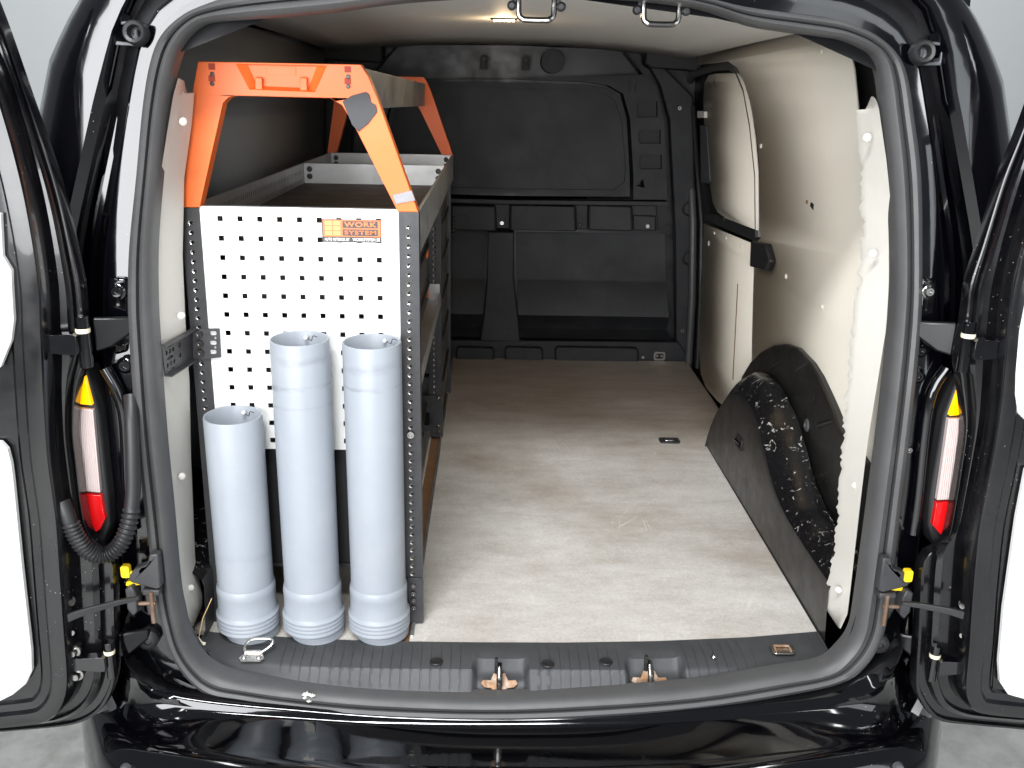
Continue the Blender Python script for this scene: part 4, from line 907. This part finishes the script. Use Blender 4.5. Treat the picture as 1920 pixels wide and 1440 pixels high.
# lower shelf with lip, bottom tray
O('shelf', MB().box((-.652, YN+.034, .470), (-.232, 1.395, .478)), 'alu', rack, 30)
O('shelf_lip', MB().box((-.2315, YN+.036, .462), (-.2275, 1.395, .500)), 'alu', rack, 30, .001)
O('shelf_corner', MB().box((-.268, 1.390, .478), (-.232, 1.396, .53)), 'alu', rack, 30)
O('bottom_tray', MB().box((-.652, YN+.034, .120), (-.272, 1.385, .128)), 'darksteel', rack, 30)
O('back_sheet', MB().box((-.668, YN+.03, .05), (-.664, 1.9, .838)), 'darksteel', rack, 0)
O('side_sheet', MB().box((-.6275, YN+.036, .13), (-.250, YN+.040, .41)), 'blackplastic', rack, 0)
O('base_rail', MB().box((-.285, YN+.04, .0025), (-.266, 1.88, .022)), 'alu', rack, 30, .001)
# angle bracket tying the rack to the wall
bpnts = [(359, 617), (411, 616), (414, 670), (362, 676)]
slots = []
for yy in (625, 643, 660):
    slots.append([W((393+i, yy+j), y=YN-.006) for i, j in rrect(6.5, 0, 13, 8, 3.5, 3)])
for yy in (634, 652): slots.append([W((403+i, yy+j), y=YN-.006) for i, j in rrect(0, 0, 5.5, 5.5, 2.7, 3)])
br = O('angle_bracket', MB().prism([W(p, y=YN-.006) for p in bpnts], (0, .003, 0), slots), 'darksteel', rack, 30, .0006)
for k, yy in enumerate((625, 643, 660)): O('bolt', MB().lathe([(0, .003), (.0035, .003), (.0040, .006), (.0072, .006), (.0085, 0)], W((373+k*1.5, yy+1), y=YN-.006), (0, -1, 0), 14), 'chrome', br)
# wing of the bracket runs to the strip
A0, A1, A2, A3 = W((361, 616), y=YN-.006), W((362, 674), y=YN-.006), W((311, 706), y=.066), W((304, 648), y=.066)
wing = MB(); u_ = lambda s, t: A0.lerp(A3, s).lerp(A1.lerp(A2, s), t)
cuts = []
for s, t, ws, ht in [(.80, .12, .22, .10), (.80, .50, .22, .10), (.80, .88, .22, .08)]: cuts.append([u_(s+i*ws, t+j*ht) for i, j in rrect(0, 0, 1, 1, .4, 3)])
for t in (.30, .70):
    for s in (.90, .79, .68): cuts.append([u_(s+i*.07, t+j*.16) for i, j in rrect(0, 0, 1, 1, .5, 3)])
for t in (.28, .62): cuts.append([u_(.46+i*.07, t+j*.16) for i, j in rrect(0, 0, 1, 1, .5, 3)])
nv = (A1-A0).cross(A3-A0).normalized(); nv = nv if nv.y > 0 else -nv
wing.prism([A0, A1, A2, A3], nv*.003, cuts)
O('bracket_wing', wing, 'darksteel', br, 20)
ff = MB()
for p, q in ((A0, A3), (A1, A2)): ff.prism([p, q, q-nv*.012, p-nv*.012], (0, 0, .002))
O('bracket_flange', ff, 'darksteel', br, 0)

# maker's label on the panel
s0 = [W(p, y=YN-.0012) for p in ((603, 410.5), (715, 413), (716, 455.5), (604.5, 453.5))]
Lx = s0[1].x-s0[0].x; Lz = s0[0].z-s0[3].z; oX, oZ = s0[3].x, s0[3].z
def lrect(x0, x1, z0, z1, d): return [Vector((oX+Lx*x, YN-d, oZ+Lz*z)) for x, z in ((x0, z0), (x1, z0), (x1, z1), (x0, z1))]
stk = O('maker_label', MB().prism(lrect(0, 1, 0, 1, .0008), (0, .0006, 0)), 'stickerblack', rack, 0, label='orange and black maker label')
O('label_field', MB().prism(lrect(.02, .985, .24, .97, .0012), (0, .0004, 0)), 'stickerorange', stk, 0)
for z0, z1 in ((.63, .93), (.29, .57)): O('label_field', MB().prism(lrect(.35, .94, z0, z1, .0016), (0, .0004, 0)), 'stickerblack', stk, 0)
for i in range(2):
    for j in range(3): O('label_cell', MB().prism(lrect(.05+i*.14, .17+i*.14, .30+j*.22, .48+j*.22, .0015), (0, .0003, 0)), mat('sticker_peach', (.85, .30, .10), .3) if i+j == 0 else bpy.data.materials['sticker_peach'], stk, 0)
def lettering(body, x0, x1, z0, z1, mname, d, bold=.012):
    cu = bpy.data.curves.new('lettering', 'FONT'); cu.body = body; cu.offset = bold; cu.space_character = 1.12
    t = bpy.data.objects.new('tmp_text', cu); col.objects.link(t)
    dg = bpy.context.evaluated_depsgraph_get(); me = bpy.data.meshes.new_from_object(t.evaluated_get(dg))
    col.objects.unlink(t); bpy.data.objects.remove(t)
    xs_ = [v.co.x for v in me.vertices]; zs_ = [v.co.y for v in me.vertices]
    a, b, c, e = min(xs_), max(xs_), min(zs_), max(zs_)
    for v in me.vertices:
        v.co = Vector((oX+Lx*(x0+(x1-x0)*(v.co.x-a)/(b-a)), YN-d, oZ+Lz*(z0+(z1-z0)*(v.co.y-c)/(e-c))))
    me.materials.clear(); me.materials.append(MT[mname])
    o = bpy.data.objects.new('lettering', me); col.objects.link(o); adopt(o, stk); return o
lettering('WORK', .375, .92, .68, .89, 'stickerorange', .0021, .03); lettering('SYSTEM', .38, .91, .35, .52, 'stickerorange', .0021, .02)
lettering('AUTO INTERIOR BY', .04, .46, .06, .19, 'stickerwhite', .0016, .02); lettering('WORKSYSTEM.SE', .51, .97, .06, .19, 'stickerwhite', .0016, .02)

# ================================================================== PIPES
def smeared(bands):                            # rubber marks rubbed round the pipe at given heights (z, half width, strength)
    m = MT['pvc'].copy(); N, L = nodes_of(m); b = N['Principled BSDF']
    src = b.inputs['Base Color'].links[0].from_socket
    tc = N.new('ShaderNodeTexCoord'); sp = N.new('ShaderNodeSeparateXYZ'); L.new(tc.outputs['Object'], sp.inputs[0])
    n = N.new('ShaderNodeTexNoise'); n.inputs['Scale'].default_value = 22; n.inputs['Detail'].default_value = 6
    mp = N.new('ShaderNodeMapping'); mp.inputs['Scale'].default_value = (1, 1, 2.5); L.new(tc.outputs['Object'], mp.inputs[0]); L.new(mp.outputs[0], n.inputs[0])
    for zc, hw, st in bands:
        wob = N.new('ShaderNodeMath'); wob.operation = 'MULTIPLY_ADD'; L.new(n.outputs['Fac'], wob.inputs[0]); wob.inputs[1].default_value = .02; L.new(sp.outputs['Z'], wob.inputs[2])
        d = N.new('ShaderNodeMath'); d.operation = 'SUBTRACT'; L.new(wob.outputs[0], d.inputs[0]); d.inputs[1].default_value = zc+.01
        a = N.new('ShaderNodeMath'); a.operation = 'ABSOLUTE'; L.new(d.outputs[0], a.inputs[0])
        r1 = N.new('ShaderNodeMapRange'); r1.inputs[1].default_value = 0; r1.inputs[2].default_value = hw; r1.inputs[3].default_value = st; r1.inputs[4].default_value = 0; L.new(a.outputs[0], r1.inputs[0])
        r2 = N.new('ShaderNodeMapRange'); r2.inputs[1].default_value = .38; r2.inputs[2].default_value = .62; L.new(n.outputs['Fac'], r2.inputs[0])
        mu = N.new('ShaderNodeMath'); mu.operation = 'MULTIPLY'; L.new(r1.outputs[0], mu.inputs[0]); L.new(r2.outputs[0], mu.inputs[1])
        x = N.new('ShaderNodeMix'); x.data_type = 'RGBA'; L.new(mu.outputs[0], x.inputs[0]); L.new(src, x.inputs[6]); x.inputs[7].default_value = (.10, .105, .115, 1); src = x.outputs[2]
    L.new(src, b.inputs['Base Color']); return m
def pipe(bx, top_px, label, by=.174, bands=()):
    top = W(top_px, y=by-.015).z
    e = thing('drain_pipe', (bx, by, 0.004), label, 'pipe')
    r_, rs_ = .0575, .0655
    pr = [(r_-.0042, .03), (r_-.0042, top-.002), (r_-.003, top), (r_-.001, top), (r_, top-.003), (r_, .125)]
    O('tube', MB().lathe(pr, (bx, by, 0), n=56), smeared([(top+z, w_, st) for z, w_, st in bands]) if bands else 'pvc', e, 40)
    so_ = [(r_+.0002, .131), (r_+.002, .128), (r_+.0035, .120), (r_+.0035, .112), (r_+.0028, .108), (r_+.003, .070), (r_+.0045, .066), (rs_, .062)]
    for z in (.056, .047, .038): so_ += [(rs_, z+.003), (rs_-.0012, z+.0005), (rs_-.0012, z-.0005), (rs_, z-.003)]
    so_ += [(rs_, .031), (rs_-.002, .0285), (r_-.004, .0285)]
    O('socket', MB().lathe(so_, (bx, by, 0), n=56), 'pvc', e, 30)
    e.rotation_euler.x = .024
    O('end_plug', MB().lathe([(r_-.004, .036), (r_-.004, .021), (r_-.001, .019), (r_-.001, .0055), (r_-.003, .0045), (0, .0045)], (bx+.006, by+.006, 0), n=40), 'pvc', e, 30)
    return e, top
p1, t1 = pipe(-.578, (442, 779), 'short grey plastic pipe beside the corner bracket', bands=((-.30, .02, .15),))
p2, t2 = pipe(-.438, (557, 634), 'grey plastic pipe with dark smears round its upper end, between two others', bands=((-.030, .012, .3), (-.088, .007, .75), (-.128, .005, .35)))
p3, t3 = pipe(-.298, (706, 640), 'grey plastic pipe standing beside the perforated post', bands=((-.040, .016, .3), (-.082, .006, .4)))
for (e, bx, tt, dx) in ((p1, -.578, t1, .010), (p2, -.438, t2, .004), (p3, -.298, t3, .02)):
    O('fixing_screw', MB().lathe([(0, .010), (.0028, .010), (.004, .008), (.004, .003), (.002, .002), (.002, 0)], (bx+dx, .174+.049, tt-.012), (0, -1, .2), 12), 'stickerwhite', e)
    O('wire_end', MB().tube(catmull([(bx+dx+.006, .205, tt-.008), (bx+dx+.014, .201, tt-.012), (bx+dx+.018, .199, tt-.002), (bx+dx+.026, .199, tt-.004)], 4), .0009, 5), 'darksteel', e)
